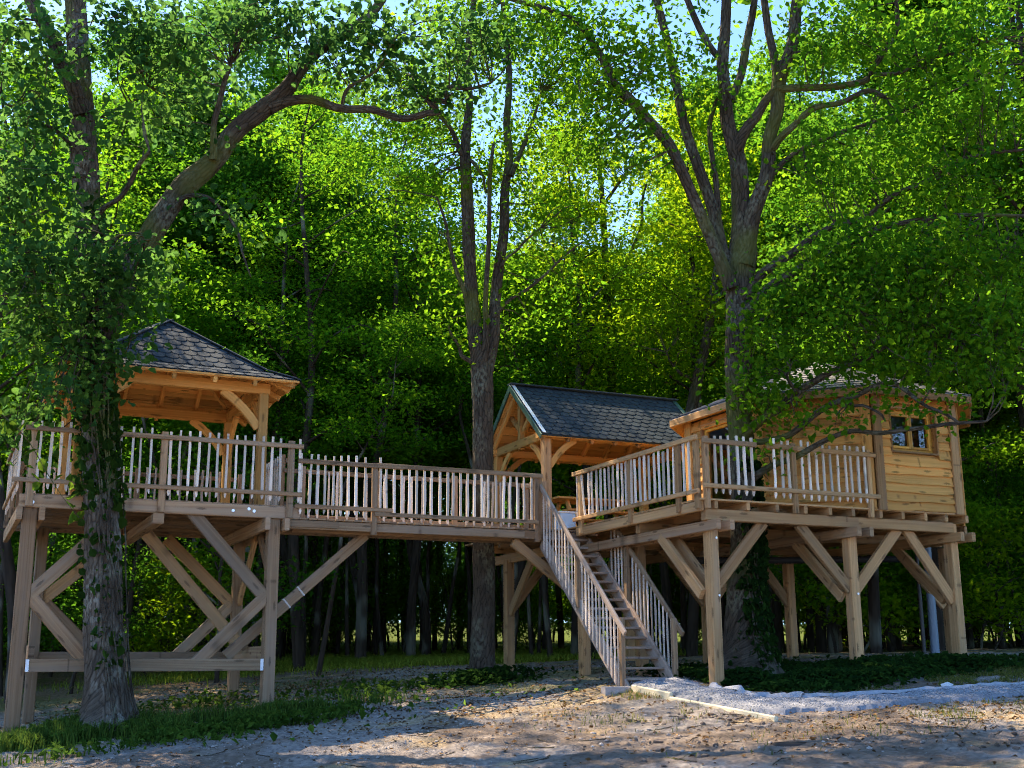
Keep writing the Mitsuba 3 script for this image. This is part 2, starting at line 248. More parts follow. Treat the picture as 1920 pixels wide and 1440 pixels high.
# ------------------------------------------------------------------ railings
def picket(parent, p, z0, z1, along, w=None, lean=0.0, name='picket', depth=.026):
    w = w or rng.uniform(.031, .043); zz = np.array([z0, z0 + .045, z0 + (z1 - z0) * .35, z0 + (z1 - z0) * .7, z1]); j = rng.normal(size=(5, 2)) * .0035
    pts = [np.array([p[0], p[1], z]) + along * (j[k, 0] + lean * (z - z0)) + np.cross(along, EZ) * j[k, 1] * .4 for k, z in enumerate(zz)]
    V, F, U = bar(pts, w, depth, along, 0, scale=[.35, 1, rng.uniform(.85, 1.05), rng.uniform(.85, 1.0), rng.uniform(.8, .95)])
    return put(name, V, F, 'mat_picket', parent, uv=U)
def railing(label, P, Q, ztop, zlow, ptop, pbot, posts, out, hr=.072, group=None, gap=.138, rails=None, low=None, post_z=None, post_w=.09, skip=(), mat='mat_weathered', lean_at=None, top_after=None):
    """P, Q: (s, t) of the ends; out: unit vector to the outer side, where the rails are nailed."""
    k = thing('railing', label, 'railing'); a, b = L(P[0], P[1], 0), L(Q[0], Q[1], 0); ln = np.linalg.norm(b - a); al = (b - a) / ln
    for x0, x1, dz in (rails or [(0, ln, 0)]):
        timber(k, 'rail', a + al * x0 + out * .075 + EZ * (ztop - hr / 2 + dz), a + al * x1 + out * .075 + EZ * (ztop - hr / 2 + dz), .034, hr, out, mat)
    for x0, x1, dz in (low or rails or [(0, ln, 0)]):
        timber(k, 'rail', a + al * x0 + out * .075 + EZ * (zlow - .033 + dz), a + al * x1 + out * .075 + EZ * (zlow - .033 + dz), .034, .066, out, mat)
    z0, z1 = post_z or (pbot - .22, ptop - .03)
    for x in posts: timber(k, 'post', a + al * x + out * .02 + EZ * z0, a + al * x + out * .02 + EZ * z1, post_w, .07, al, mat)
    n = int(ln / gap)
    for i in range(n):
        x = (i + .5) * ln / n + rng.normal() * .008
        if any(abs(x - q) < post_w * .5 + .022 for q in posts) or any(u < x < v for u, v in skip): continue
        p = a + al * x + out * .042
        picket(k, p, pbot + rng.normal() * .010, (ptop if top_after is None or x < top_after else ztop - .02) + rng.normal() * (.012 if top_after is None or x < top_after else .002), al, lean=(.16 if lean_at and abs(x - lean_at) < .08 else rng.normal() * .008))
    return k
B_ = 'mat_beam'; W_ = 'mat_weathered'
# ------------------------------------------------------------------ lookout platform (left)
ZL = 3.45
pl = thing('lookout_platform', 'weathered timber platform on braced posts at the left, carrying the hip-roofed gazebo', 'platform')
for s, t, w in ((.1, .10, .2), (3.62, .10, .185), (.47, 2.6, .17), (3.66, 2.6, .17)): timber(pl, 'post', L(s, t, gz(s, t) - .3), L(s, t, 3.24), w, .19, E1, W_, .012)
for s in (-.05, .25, 3.47, 3.77): timber(pl, 'cross_beam', L(s, -.17, 3.15), L(s, 3.35, 3.15), .075, .19, E1, W_)
timber(pl, 'cross_beam', L(1.86, -.10, 3.16), L(1.86, 3.35, 3.16), .16, .15, E1, W_)
V, F, U = bar([L(-.06, 0, 3.34), L(4.0, 0, 3.34)], .08, .185, E2, .008); put('edge_beam', V, F, W_, pl, uv=U)
timber(pl, 'edge_beam', L(-.02, 3.32, 3.34), L(3.9, 3.32, 3.34), .08, .18, E2, W_)
for t in (.5, .98, 1.46, 1.94, 2.42, 2.9): timber(pl, 'joist', L(.0, t, 3.335), L(3.9, t, 3.335), .06, .16, E2, W_)
for i in range(27): timber(pl, 'deck_board', L(.02 + .1475 * (i + .5) - .02, -.02, 3.437), L(.02 + .1475 * (i + .5) - .02, 3.42, 3.437), .138, .027, E1, W_, .003)
def brace(parent, a, b, w=.07, h=.19, side=E2, mat=W_): timber(parent, 'brace', a, b, w, h, side, mat, .009)
brace(pl, L(.18, .05, 2.02), L(1.32, .05, 3.2)); brace(pl, L(3.55, .05, 2.02), L(2.36, .05, 3.3))
brace(pl, L(.18, .05, 2.02), L(1.05, .05, 1.06)); brace(pl, L(3.55, .05, 2.08), L(2.52, .05, 1.06))
brace(pl, L(.55, 2.6, 2.10), L(1.72, 2.6, 3.15), mat=B_); brace(pl, L(3.58, 2.6, 2.06), L(2.43, 2.6, 3.15), mat=B_)
brace(pl, L(.55, 2.6, 2.08), L(1.45, 2.6, 1.2)); brace(pl, L(3.58, 2.6, 2.08), L(2.68, 2.6, 1.2))
brace(pl, L(3.55, 1.45, 1.28), L(1.92, 1.45, 3.1), mat=B_)
brace(pl, L(3.68, 2.5, 2.1), L(3.68, 1.5, 3.08), .06, .15, E1, B_); brace(pl, L(3.66, .2, 2.2), L(3.66, 1.1, 3.08), .06, .14, E1, W_)
timber(pl, 'low_beam', L(.2, .03, 1.055), L(3.53, .03, 1.055), .08, .175, E2, W_); timber(pl, 'low_beam', L(.5, 2.6, 1.2), L(3.6, 2.6, 1.2), .08, .16, E2, W_)
timber(pl, 'low_beam', L(3.66, .2, 1.24), L(3.66, 2.6, 1.24), .08, .2, E1, W_); timber(pl, 'low_beam', L(.28, .2, 1.24), L(.28, 2.6, 1.24), .08, .2, E1, W_)
for s in (.225, 3.50): V, F, U = box(L(s, -.014, 1.055), .045, .02, .17); put('bracket', V, F, 'mat_white_metal', pl, uv=U, label='white metal bracket at the end of the low beam')
def bolt(parent, P, d=-E2, r=.022):
    V, F, U = bar([P, P + d * .014], r * 2, r * 2, E1, r * .58); put('bolt', V, F, 'mat_steel', parent, uv=U)
for s, z in ((.12, 3.32), (2.96, 3.335), (3.28, 3.34), (3.2, 3.37), (.95, 3.33)): bolt(pl, L(s, -.041, z))
railing('long front railing of the lookout platform, notched round the ivy-clad trunk', (-.06, -.05), (4.0, -.05), 4.41, 3.655, 4.50, 3.505, (.13, 1.95, 3.88), -E2,
        rails=[(0, .73, 0), (1.28, 4.06, 0)], low=[(-.12, .80, 0), (1.30, 4.06, 0)], skip=((.70, 1.30),), post_z=(3.26, 4.46), post_w=.1)
railing('left side railing of the lookout platform, half hidden by leaves', (-.05, .0), (-.05, 3.3), 4.41, 3.655, 4.5, 3.505, (1.7, 3.2), -E1)
railing('rear railing of the lookout platform below the gazebo roof', (.0, 3.36), (3.9, 3.36), 4.37, 3.655, 4.46, 3.505, (.1, 2.0, 3.8), E2)
railing('right side railing of the lookout platform behind the bridge entry', (3.95, .98), (3.95, 3.3), 4.37, 3.655, 4.46, 3.505, (.06, 2.2), E1)
# ------------------------------------------------------------------ shingles
TAB = np.array([[-.5, 1.15], [.5, 1.15], [.5, .42], [.36, .12], [0, 0], [-.36, .12], [-.5, .42]])
def shingles(parent, O, a, b, n, length, hw, wd=.24, row=.15, mat='mat_shingle', stuff=False, most=300, label=None):
    """Scalloped tabs on a slope: O = middle of the eave, a along it, b up the slope, n outward; hw(d) = half width at d metres up."""
    out, made = [], 0
    for r in range(int(length / row + .4)):
        d0 = r * row - .03; h = hw(min(d0 + row * .4, length)); off = (r % 2) * wd / 2
        for c in range(-int(h / wd) - 2, int(h / wd) + 3):
            x = c * wd + off
            if abs(x) > h + wd * .3: continue
            pts = TAB * [wd * .955, row]; pts = pts + [x, d0 + rng.normal() * .003]
            lim = np.array([max(.0, hw(min(max(y, 0), length))) for y in pts[:, 1]]) + .015; pts[:, 0] = np.clip(pts[:, 0], -lim, lim); pts[:, 1] = np.minimum(pts[:, 1], length + .02)
            if np.ptp(pts[:, 0]) < .02: continue
            lift = .017 - .012 * (pts[:, 1] - d0) / (row * 1.15) + rng.uniform(0, .004)
            P = O + pts[:, :1] * a + pts[:, 1:] * b + lift[:, None] * n; Q = P - n * .010
            V = np.vstack([P, Q]); F = [[4, 5, 6], [4, 6, 0], [4, 0, 1], [4, 1, 2], [4, 2, 3]] 
            for k in (2, 3, 4, 5): F += [[k, k + 7, k + 8], [k, k + 8, k + 1]]
            F = np.array(F)
            if np.dot(np.cross(P[5] - P[4], P[6] - P[4]), n) < 0: F = F[:, ::-1]
            U = np.tile([[int(rng.integers(0, 500)) + .5, .5]], (14, 1))
            if stuff or made >= most: out.append((V, F, U))
            else: put('shingle', V, F, mat, parent, uv=U); made += 1
    if out: V, F, U = cat(out); put('rear_shingles', V, F, mat, parent, uv=U, kind='stuff')
    return made
def slab(P, n, th):
    """A flat panel of corners P (convex), thickness th below along -n."""
    P = np.asarray(P, float); Q = P - n * th; m = len(P); V = np.vstack([P, Q]); F = []
    for i in range(1, m - 1): F += [[0, i, i + 1], [m, m + i + 1, m + i]]
    for i in range(m): j = (i + 1) % m; F += [[i, m + i, m + j], [i, m + j, j]]
    F = np.array(F); 
    if np.dot(np.cross(P[1] - P[0], P[2] - P[0]), n) < 0: F = F[:, ::-1]
    return V, F
def boards_under(parent, O, a, b, n, length, hw, th=.02, wd=.13, mat='mat_larch', name='ceiling_board'):
    r = 0.0
    while r < length - .03:
        e = min(r + wd, length); h = hw((r + e) / 2)
        if h > .06:
            V, F, U = bar([O + a * -h + b * (r + e) / 2 - n * th / 2, O + a * h + b * (r + e) / 2 - n * th / 2], e - r - .006, th, b, .002); put(name, V, F, mat, parent, uv=U)
        r = e
# ------------------------------------------------------------------ gazebo on the lookout platform
gb = thing('gazebo', 'open hip-roofed timber gazebo with grey scalloped shingles standing on the lookout platform', 'gazebo')
gc = (2.12, 1.71); gs = (.72, 3.46); gt = (.42, 3.0); ZP = 5.28
for s in gs:
    for t in gt: timber(gb, 'post', L(s, t, ZL), L(s, t, ZP), .145, .145, E1, 'mat_larch', .01)
for t in gt: timber(gb, 'plate', L(gs[0] - .09, t, ZP + .085), L(gs[1] + .09, t, ZP + .085), .12, .17, E2, 'mat_larch', .01)
for s in gs: timber(gb, 'plate', L(s, gt[0] + .06, ZP + .083), L(s, gt[1] - .06, ZP + .083), .12, .165, E1, 'mat_larch', .01)
for s, d in ((gs[0], 1), (gs[1], -1)):
    for t in gt: curved(gb, 'brace', L(s + d * .07, t, ZP - .56), L(s + d * .66, t, ZP + .01), (E1 * d + EZ * -1) * -.035 , .07, .13, E2, 'mat_larch')
for t, d in ((gt[0], 1), (gt[1], -1)):
    for s in gs: curved(gb, 'brace', L(s, t + d * .07, ZP - .56), L(s, t + d * .66, ZP + .01), (E2 * d - EZ) * -.035, .07, .13, E1, 'mat_larch')
rf = None
ZE, ZK, ZA = 5.44, 5.63, 6.68; HE, HK = 1.78, 1.38
rk = numbered(gb + '__roof'); 
Vr, Fr = [], []
C0 = L(gc[0], gc[1], 0); quads = []
for kx in range(4):
    a = [E1, E2, -E1, -E2][kx]; bo = np.cross(EZ, a); out = -bo      # side facing 'out'
    e0, e1 = C0 + out * HE - a * HE + EZ * ZE, C0 + out * HE + a * HE + EZ * ZE
    k0, k1 = C0 + out * HK - a * HK + EZ * ZK, C0 + out * HK + a * HK + EZ * ZK; ap = C0 + EZ * ZA
    quads.append((a, out, e0, e1, k0, k1, ap))
    n0 = len(Vr); Vr += [e0, e1, k0, k1, ap, e0 - EZ * .03, e1 - EZ * .03, k0 - EZ * .03, k1 - EZ * .03, ap - EZ * .03]
    Fr += [[n0, n0+1, n0+3], [n0, n0+3, n0+2], [n0+2, n0+3, n0+4], [n0+5, n0+8, n0+6], [n0+5, n0+7, n0+8], [n0+7, n0+9, n0+8], [n0, n0+5, n0+6], [n0, n0+6, n0+1]]
scene[rk] = mikit.ply((np.array(Vr), np.array(Fr)), 'mat_shingle', uv=np.tile([[.5, .5]], (len(Vr), 1))); labels[rk] = {'label': 'steep grey hip roof with scalloped shingles and flared eaves'}
for kx, (a, out, e0, e1, k0, k1, ap) in enumerate(quads):
    for (p0, p1, w0, w1) in (((e0 + e1) / 2, (k0 + k1) / 2, HE, HK), ((k0 + k1) / 2, ap, HK, 0.0)):
        ln = np.linalg.norm(p1 - p0); b = (p1 - p0) / ln; n = nz(np.cross(a, b)); n = n if n[2] > 0 else -n
        f = (lambda d, w0=w0, w1=w1, ln=ln: w0 + (w1 - w0) * min(max(d / ln, 0), 1))
        shingles(rk, p0 + n * .004, a, b, n, ln, f, wd=.205, row=.185, stuff=kx in (1, 2), most=150)
        boards_under(gb, p0 - n * .034, a, b, n, ln, lambda d, f=f: max(f(d) - .03, 0), wd=.12)
        for x in np.arange(-2, 2.01, .62):
            if abs(x) < w0 - .12:
                l1 = ln if w1 > abs(x) else ln * (w0 - abs(x)) / (w0 - w1 + 1e-9)
                if l1 > .15: timber(gb, 'rafter', p0 + a * x - n * .10 - b * .0, p0 + a * x - n * .10 + b * l1, .06, .09, a, 'mat_larch')
    h0, h1 = e0, ap
    timber(gb, 'hip_rafter', e0 - EZ * .10 + (ap - e0) * .03, k0 - EZ * .10, .07, .11, nz(np.cross(k0 - e0, EZ)), 'mat_larch'); timber(gb, 'hip_rafter', k0 - EZ * .12, ap - EZ * .16, .07, .11, nz(np.cross(ap - k0, EZ)), 'mat_larch')
    for p0, p1 in ((e0, k0), (k0, ap)):
        V, F, U = bar([p0 + EZ * .028, p1 + EZ * .028], .15, .02, nz(np.cross(p1 - p0, EZ)), .004); put('ridge_cap', V, F, 'mat_shingle', rk, uv=U)
    V, F, U = bar([e0 - EZ * .022, e1 - EZ * .022], .022, .03, out, 0); put('drip_edge', V, F, 'mat_larch', rk, uv=U)
# ------------------------------------------------------------------ footbridge
br = thing('footbridge', 'narrow timber footbridge between the lookout platform and the stair head', 'footbridge')
timber(br, 'edge_beam', L(3.74, .0, 3.17), L(8.12, .0, 3.17), .08, .135, E2, W_); timber(br, 'edge_beam', L(3.74, .86, 3.17), L(8.8, .86, 3.17), .08, .135, E2, W_)
V, F, U = bar([L(3.72, -.055, 3.18), L(4.62, -.055, 3.18)], .03, .11, E2, .004); put('splice_plate', V, F, W_, br, uv=U)
V, F, U = bar([L(7.86, -.055, 3.16), L(8.2, -.055, 3.16)], .03, .13, E2, .004); put('splice_plate', V, F, W_, br, uv=U)
timber(br, 'joist', L(4.0, .43, 3.16), L(8.8, .43, 3.16), .07, .13, E2, W_)
for i in range(33): timber(br, 'deck_board', L(3.98 + .147 * (i + .5), -.06, 3.262), L(3.98 + .147 * (i + .5), .94, 3.262), .137, .027, E1, W_, .003)
bb = (L(3.05, .45, 1.18), L(5.22, .45, 3.1)); timber(br, 'brace', bb[0], bb[1], .075, .17, E2, W_, .009)
for f in (.42, .52): 
    P = bb[0] * (1 - f) + bb[1] * f; ax = nz(bb[1] - bb[0]); V, F, U = bar([P - ax * .012, P + ax * .012], .079, .176, E2, .002); put('strap', V, F, 'mat_strap', br, uv=U, label='pale metal strap round the long brace')
railing('front railing of the footbridge with two overlapping rails', (3.93, -.03), (8.16, -.03), 4.19, 3.48, 4.28, 3.33, (1.27, 4.15), -E2,
        rails=[(0, 1.74, 0), (1.30, 4.24, .012)], low=[(-.03, 1.56, 0), (1.26, 4.16, -.07)], post_z=(3.05, 4.15), gap=.128, top_after=1.4)
railing('rear railing of the footbridge seen through the front pickets', (3.98, .90), (8.78, .90), 4.20, 3.45, 4.27, 3.33, (.3, 1.6, 3.0, 4.74), E2, gap=.165, top_after=0)
pc = thing('railing_post_pair', 'two upright planks ending the rear bridge railing beside the stair head', 'post')
for x, h in ((8.30, 4.18), (8.42, 4.2), (8.56, 4.19)): timber(pc, 'plank', L(x, .82, 3.2), L(x, .82, h), .1, .035, E1, W_)
timber(pc, 'rail', L(8.2, .79, 4.12), L(8.6, .79, 4.12), .03, .08, E2, W_)
timber(pc, 'post', L(8.16, .0, 3.08), L(8.16, .0, 4.2), .08, .09, E1, W_)
# ------------------------------------------------------------------ stair
st = thing('staircase', 'steep open-tread wooden stair with railings down from the deck to the gravel path', 'staircase')
SL, SR = 8.22, 9.08; t_of = lambda z: -.06 - (3.134 - z) * 1.084
for s in (SL, SR):
    timber(st, 'stringer', L(s, t_of(3.20), 3.06), L(s, t_of(.70) - .02, .60), .045, .24, E1, 'mat_treads')
for i in range(16):
    z = 3.134 - i * .1533; t = t_of(z)
    timber(st, 'tread', L(SL + .024, t + .10, z - .018), L(SR - .024, t + .10, z - .018), .20, .036, E2, 'mat_treads', .005)
zh = lambda z: z + .86
for s, outw, z_hi in ((SL - .02, -E1, 3.14), (SR + .02, E1, 2.52)):
    sg = -1 if s < 8.5 else 1
    timber(st, 'handrail', L(s + sg * .045, t_of(z_hi), zh(z_hi)), L(s + sg * .045, t_of(.62), zh(.60)), .04, .09, E1, W_ if sg > 0 else 'mat_treads')
    for zz, nm in ((2.02, 'newel_post'), (.78, 'newel_post')):
        timber(st, nm, L(s, t_of(zz), zz - .12 if zz > 1 else gz(s, t_of(zz)) - .1), L(s, t_of(zz), zh(zz) + .06), .07, .085, E1, W_, .008)
    zs = np.arange(.86, z_hi - .02, .1015)
    for z in zs:
        if abs(z - 2.02) < .05 or abs(z - .78) < .05: continue
        p = L(s + sg * .012, t_of(z), 0)
        picket(st, p, z - .20 + rng.normal() * .02, zh(z) - .03, E2, w=rng.uniform(.019, .025), name='baluster', depth=.022)
timber(st, 'top_riser', L(SL + .03, .02, 3.16), L(SR - .03, .02, 3.16), .04, .16, E2, 'mat_treads')
# ------------------------------------------------------------------ raised deck
ZD = 3.345
rd = thing('raised_deck', 'raised larch deck on stout braced posts, carrying the cabin and the open shelter', 'deck')
for s in (9.12, 11.66, 13.72):
    timber(rd, 'post', L(s, -3.66, gz(s, -3.66) - .3), L(s, -3.66, 3.04 if s < 13 else 3.2), .155, .18, E1, B_, .012)
for s, t in ((9.03, .1), (11.6, .2), (8.9, 2.86), (11.55, 2.9), (15.1, -2.1), (13.6, .4), (9.5, -1.0)):
    timber(rd, 'post', L(s, t, gz(s, t) - .3), L(s, t, 3.0), .165, .165, E1, B_, .012)
for s in (9.12, 11.66, 13.72):
    for d in (-.118, .118): timber(rd, 'cross_beam', L(s + d, -4.05, 2.965), L(s + d, .75, 2.965), .075, .145, E1, W_ if s < 12 else B_)
for t, s0, s1 in ((-3.78, 8.93, 11.72), (-3.78, 11.72, 13.64), (-1.9, 8.95, 15.2), (.45, 8.95, 15.2)): timber(rd, 'edge_beam' if t < -3 else 'beam', L(s0, t, 3.125), L(s1, t, 3.125), .12, .165, E2, B_, .01)
for s in np.r_[9.08, 9.64, 10.16, 10.68, 11.14, 11.58, 12.12, 12.56, 13.02, 13.45, 13.88, 14.5, 15.05]:
    t0 = -3.9 if s < 13.9 else -2.7
    timber(rd, 'joist', L(s, t0, 3.265), L(s, .6, 3.265), .06, .115, E1, B_)
timber(rd, 'side_beam', L(8.87, -3.84, 3.245), L(8.87, -.03, 3.245), .07, .14, E1, B_)
for i in range(31):
    t = -3.92 + .1475 * (i + .5)
    if t < -2.4 and t > -3.5: timber(rd, 'deck_board', L(8.83, t, ZD - .012), L(9.92, t, ZD - .012), .139, .026, E2, B_, .003); s0 = 10.62
    else: s0 = 8.83
    timber(rd, 'deck_board', L(s0, t, ZD - .012), L(13.85 if t < -2.6 else 15.1, t, ZD - .012), .139, .026, E2, B_, .003)
for i in range(18):
    t = .95 + .1475 * (i + .5); timber(rd, 'deck_board', L(8.3, t, ZD - .012), L(12.4, t, ZD - .012), .139, .026, E2, B_, .003)
for t in (1.2, 2.2, 3.3): timber(rd, 'beam', L(8.4, t, 3.24), L(12.4, t, 3.24), .08, .15, E2, B_)
for s in (8.9, 11.55): timber(rd, 'cross_beam', L(s, .2, 3.03), L(s, 3.6, 3.03), .1, .17, E1, B_)
sb = lambda a, b, side=E2, w=.075: brace(rd, a, b, w, .17, side, B_)
sb(L(9.17, -3.66, 2.12), L(10.02, -3.72, 3.07)); sb(L(11.60, -3.66, 2.12), L(10.66, -3.72, 3.07)); sb(L(11.72, -3.66, 2.12), L(12.58, -3.72, 3.07)); sb(L(13.66, -3.66, 1.98), L(12.72, -3.72, 3.12))
for s in (9.12, 11.66, 13.72):
    for d in (-.118, .118)[: 2 if s < 13 else 1]: sb(L(s + d, -3.56, 2.0), L(s + d, -2.5, 2.93), E1)
sb(L(8.97, .1, 2.15), L(7.7, .1, 3.06)); sb(L(8.9, 2.78, 2.0), L(8.9, 1.8, 2.96), E1); sb(L(8.98, 2.86, 2.1), L(9.8, 2.86, 3.1)); sb(L(11.5, 2.9, 2.1), L(10.6, 2.9, 3.1)); sb(L(11.55, .2, 2.1), L(10.7, .2, 3.05)); sb(L(11.7, .2, 2.1), L(12.5, .2, 3.05)); sb(L(13.6, .4, 2.1), L(12.8, .4, 3.05))
sb(L(15.0, -2.1, 2.0), L(14.0, -2.0, 3.05))
for t, z in ((-3.9, 2.97),): bolt(rd, L(8.96, t, z), -E1); bolt(rd, L(11.5, t, z), -E1)
for s, z in ((9.15, 2.8), (9.16, 1.98), (11.68, 2.05)): bolt(rd, L(s, -3.752, z), -E2, .016)
railing('side railing of the raised deck above the stair', (8.85, -3.86), (8.85, -.08), 4.268, 3.482, 4.20, 3.44, (.05, .55, 1.95, 3.62), -E1, rails=[(-.06, 3.80, 0)], post_z=(3.2, 4.2), mat=B_, lean_at=3.45)
railing('front railing of the raised deck with long pointed pickets before the cabin', (8.86, -3.90), (12.02, -3.90), 4.21, 3.555, 4.285, 3.41, (.06, 1.62, 3.05), -E2, rails=[(-.04, .92, 0), (1.12, 1.70, 0), (1.66, 3.16, -.006)], low=[(-.04, 3.2, 0)], skip=((.95, 1.12),), post_z=(3.20, 4.25), post_w=.075, mat=B_, gap=.128)
# ------------------------------------------------------------------ open shelter (gable roof) behind the stair head
sh = thing('open_shelter', 'open gable-roofed timber shelter with blue-grey shingles behind the stair head', 'shelter')
ss, ts, ZS, ZR = (8.8, 12.1), (1.0, 3.1), 5.05, 6.24; tm = 2.05
LQ = 'mat_larch'
for s in ss:
    for t in ts: timber(sh, 'post', L(s, t, ZD), L(s, t, ZS), .15, .15, E1, LQ if t > 2 else B_, .01)
for t in ts: timber(sh, 'plate', L(8.62, t, ZS + .065), L(12.25, t, ZS + .065), .12, .13, E2, LQ)
for s in ss:
    timber(sh, 'tie_beam', L(s, 1.06, ZS + .07), L(s, 3.04, ZS + .07), .12, .16, E1, LQ); timber(sh, 'king_post', L(s, tm, ZS - .03), L(s, tm, ZR - .12), .1, .1, E1, LQ)
    for d in (-1, 1): timber(sh, 'strut', L(s + .03, tm + d * .04, ZS + .32), L(s + .03, tm + d * .5, ZS + .68), .06, .09, E1, LQ)
    for t, d in ((ts[0], 1), (ts[1], -1)): curved(sh, 'brace', L(s, t + d * .07, ZS - .5), L(s, t + d * .6, ZS), (E2 * d - EZ) * -.035, .06, .11, E1, LQ)
for s, d in ((ss[0], 1), (ss[1], -1)):
    for t in ts: curved(sh, 'brace', L(s + d * .07, t, ZS - .5), L(s + d * .6, t, ZS + .01), (E1 * d - EZ) * -.035, .06, .11, E2, LQ)
timber(sh, 'ridge_beam', L(8.6, tm, ZR - .13), L(12.3, tm, ZR - .13), .09, .15, E2, LQ)
srk = numbered(sh + '__roof'); first = True; g0, g1 = 8.58, 12.28; he = 1.30; ze = 5.085
for sg in (-1, 1):
    O = L((g0 + g1) / 2, tm + sg * he, ze); top = L((g0 + g1) / 2, tm, ZR); ln = np.linalg.norm(top - O); b = (top - O) / ln; n = nz(np.cross(E1, b)); n = n if n[2] > 0 else -n; hl = (g1 - g0) / 2
    V, F = slab([O - E1 * hl, O + E1 * hl, top + E1 * hl, top - E1 * hl], n, .03)
    if first: Vs, Fs = V, F; first = False
    else: scene[srk] = mikit.ply((np.vstack([Vs, V]), np.vstack([Fs, F + len(Vs)])), 'mat_shingle', uv=np.tile([[.5, .5]], (len(Vs) + len(V), 1))); labels[srk] = {'label': 'blue-grey gable roof of scalloped shingles'}
    shingles(srk, O + n * .004, E1, b, n, ln, lambda d: hl - .03, wd=.195, row=.145, stuff=sg > 0, most=300)
    boards_under(sh, O - n * .034, E1, b, n, ln, lambda d: hl - .03, wd=.2)
    for x in np.linspace(g0 + .12, g1 - .12, 8): timber(sh, 'rafter', L(x, tm + sg * (he - .03), ze + .03) - n * .105, L(x, tm, ZR) - n * .105, .065, .1, E1, LQ if sg > 0 else B_)
    for x, d in ((g0, -1), (g1, 1)):
        V, F, U = bar([L(x + d * .012, tm + sg * (he + .04), ze - .03) - n * .03, L(x + d * .012, tm, ZR) - n * .03], .022, .10, E1, .003); put('verge_trim', V, F, 'mat_green_metal', sh, uv=U, label='pale green metal trim along the gable edge')
        V, F, U = bar([L(x - d * .05, tm + sg * (he + .03), ze) + n * .026, L(x - d * .05, tm, ZR) + n * .026], .07, .008, E1, .002); put('verge_trim', V, F, 'mat_white_metal' if x == g0 else 'mat_green_metal', sh, uv=U)
V, F, U = bar([L(g0 - .02, tm, ZR + .035), L(g1 + .02, tm, ZR + .035)], .2, .025, E2, .008); put('ridge_cap', V, F, 'mat_shingle', srk, uv=U)
# table and bin under the shelter
tb = thing('picnic_table', 'orange-brown plank picnic table under the open shelter', 'table')
for i in range(5): timber(tb, 'top_board', L(9.3, 1.6 + i * .15, 4.08), L(11.2, 1.6 + i * .15, 4.08), .14, .035, E2, LQ)
for t in (1.25, 2.55): timber(tb, 'bench', L(9.3, t, 3.80), L(11.2, t, 3.80), .24, .04, E2, LQ)
for s in (9.6, 10.9):
    for d in (-1, 1): timber(tb, 'leg', L(s, 1.9 + d * .55, ZD), L(s, 1.9 + d * .15, 4.06), .05, .1, E1, LQ)
    timber(tb, 'bearer', L(s + .05, 1.2, 3.75), L(s + .05, 2.6, 3.75), .05, .09, E1, LQ)
bn = thing('storage_box', 'pale blue plastic box standing at the stair head', 'box')
V, F, U = box(L(8.86, .42, ZD - .07 + .17), .30, .24, .34, ch=.02); put('body', V, F, 'mat_blue_bin', bn, uv=U)
V, F, U = box(L(8.86, .42, ZD - .07 + .355), .33, .27, .03, ch=.01); put('lid', V, F, 'mat_white_metal', bn, uv=U)
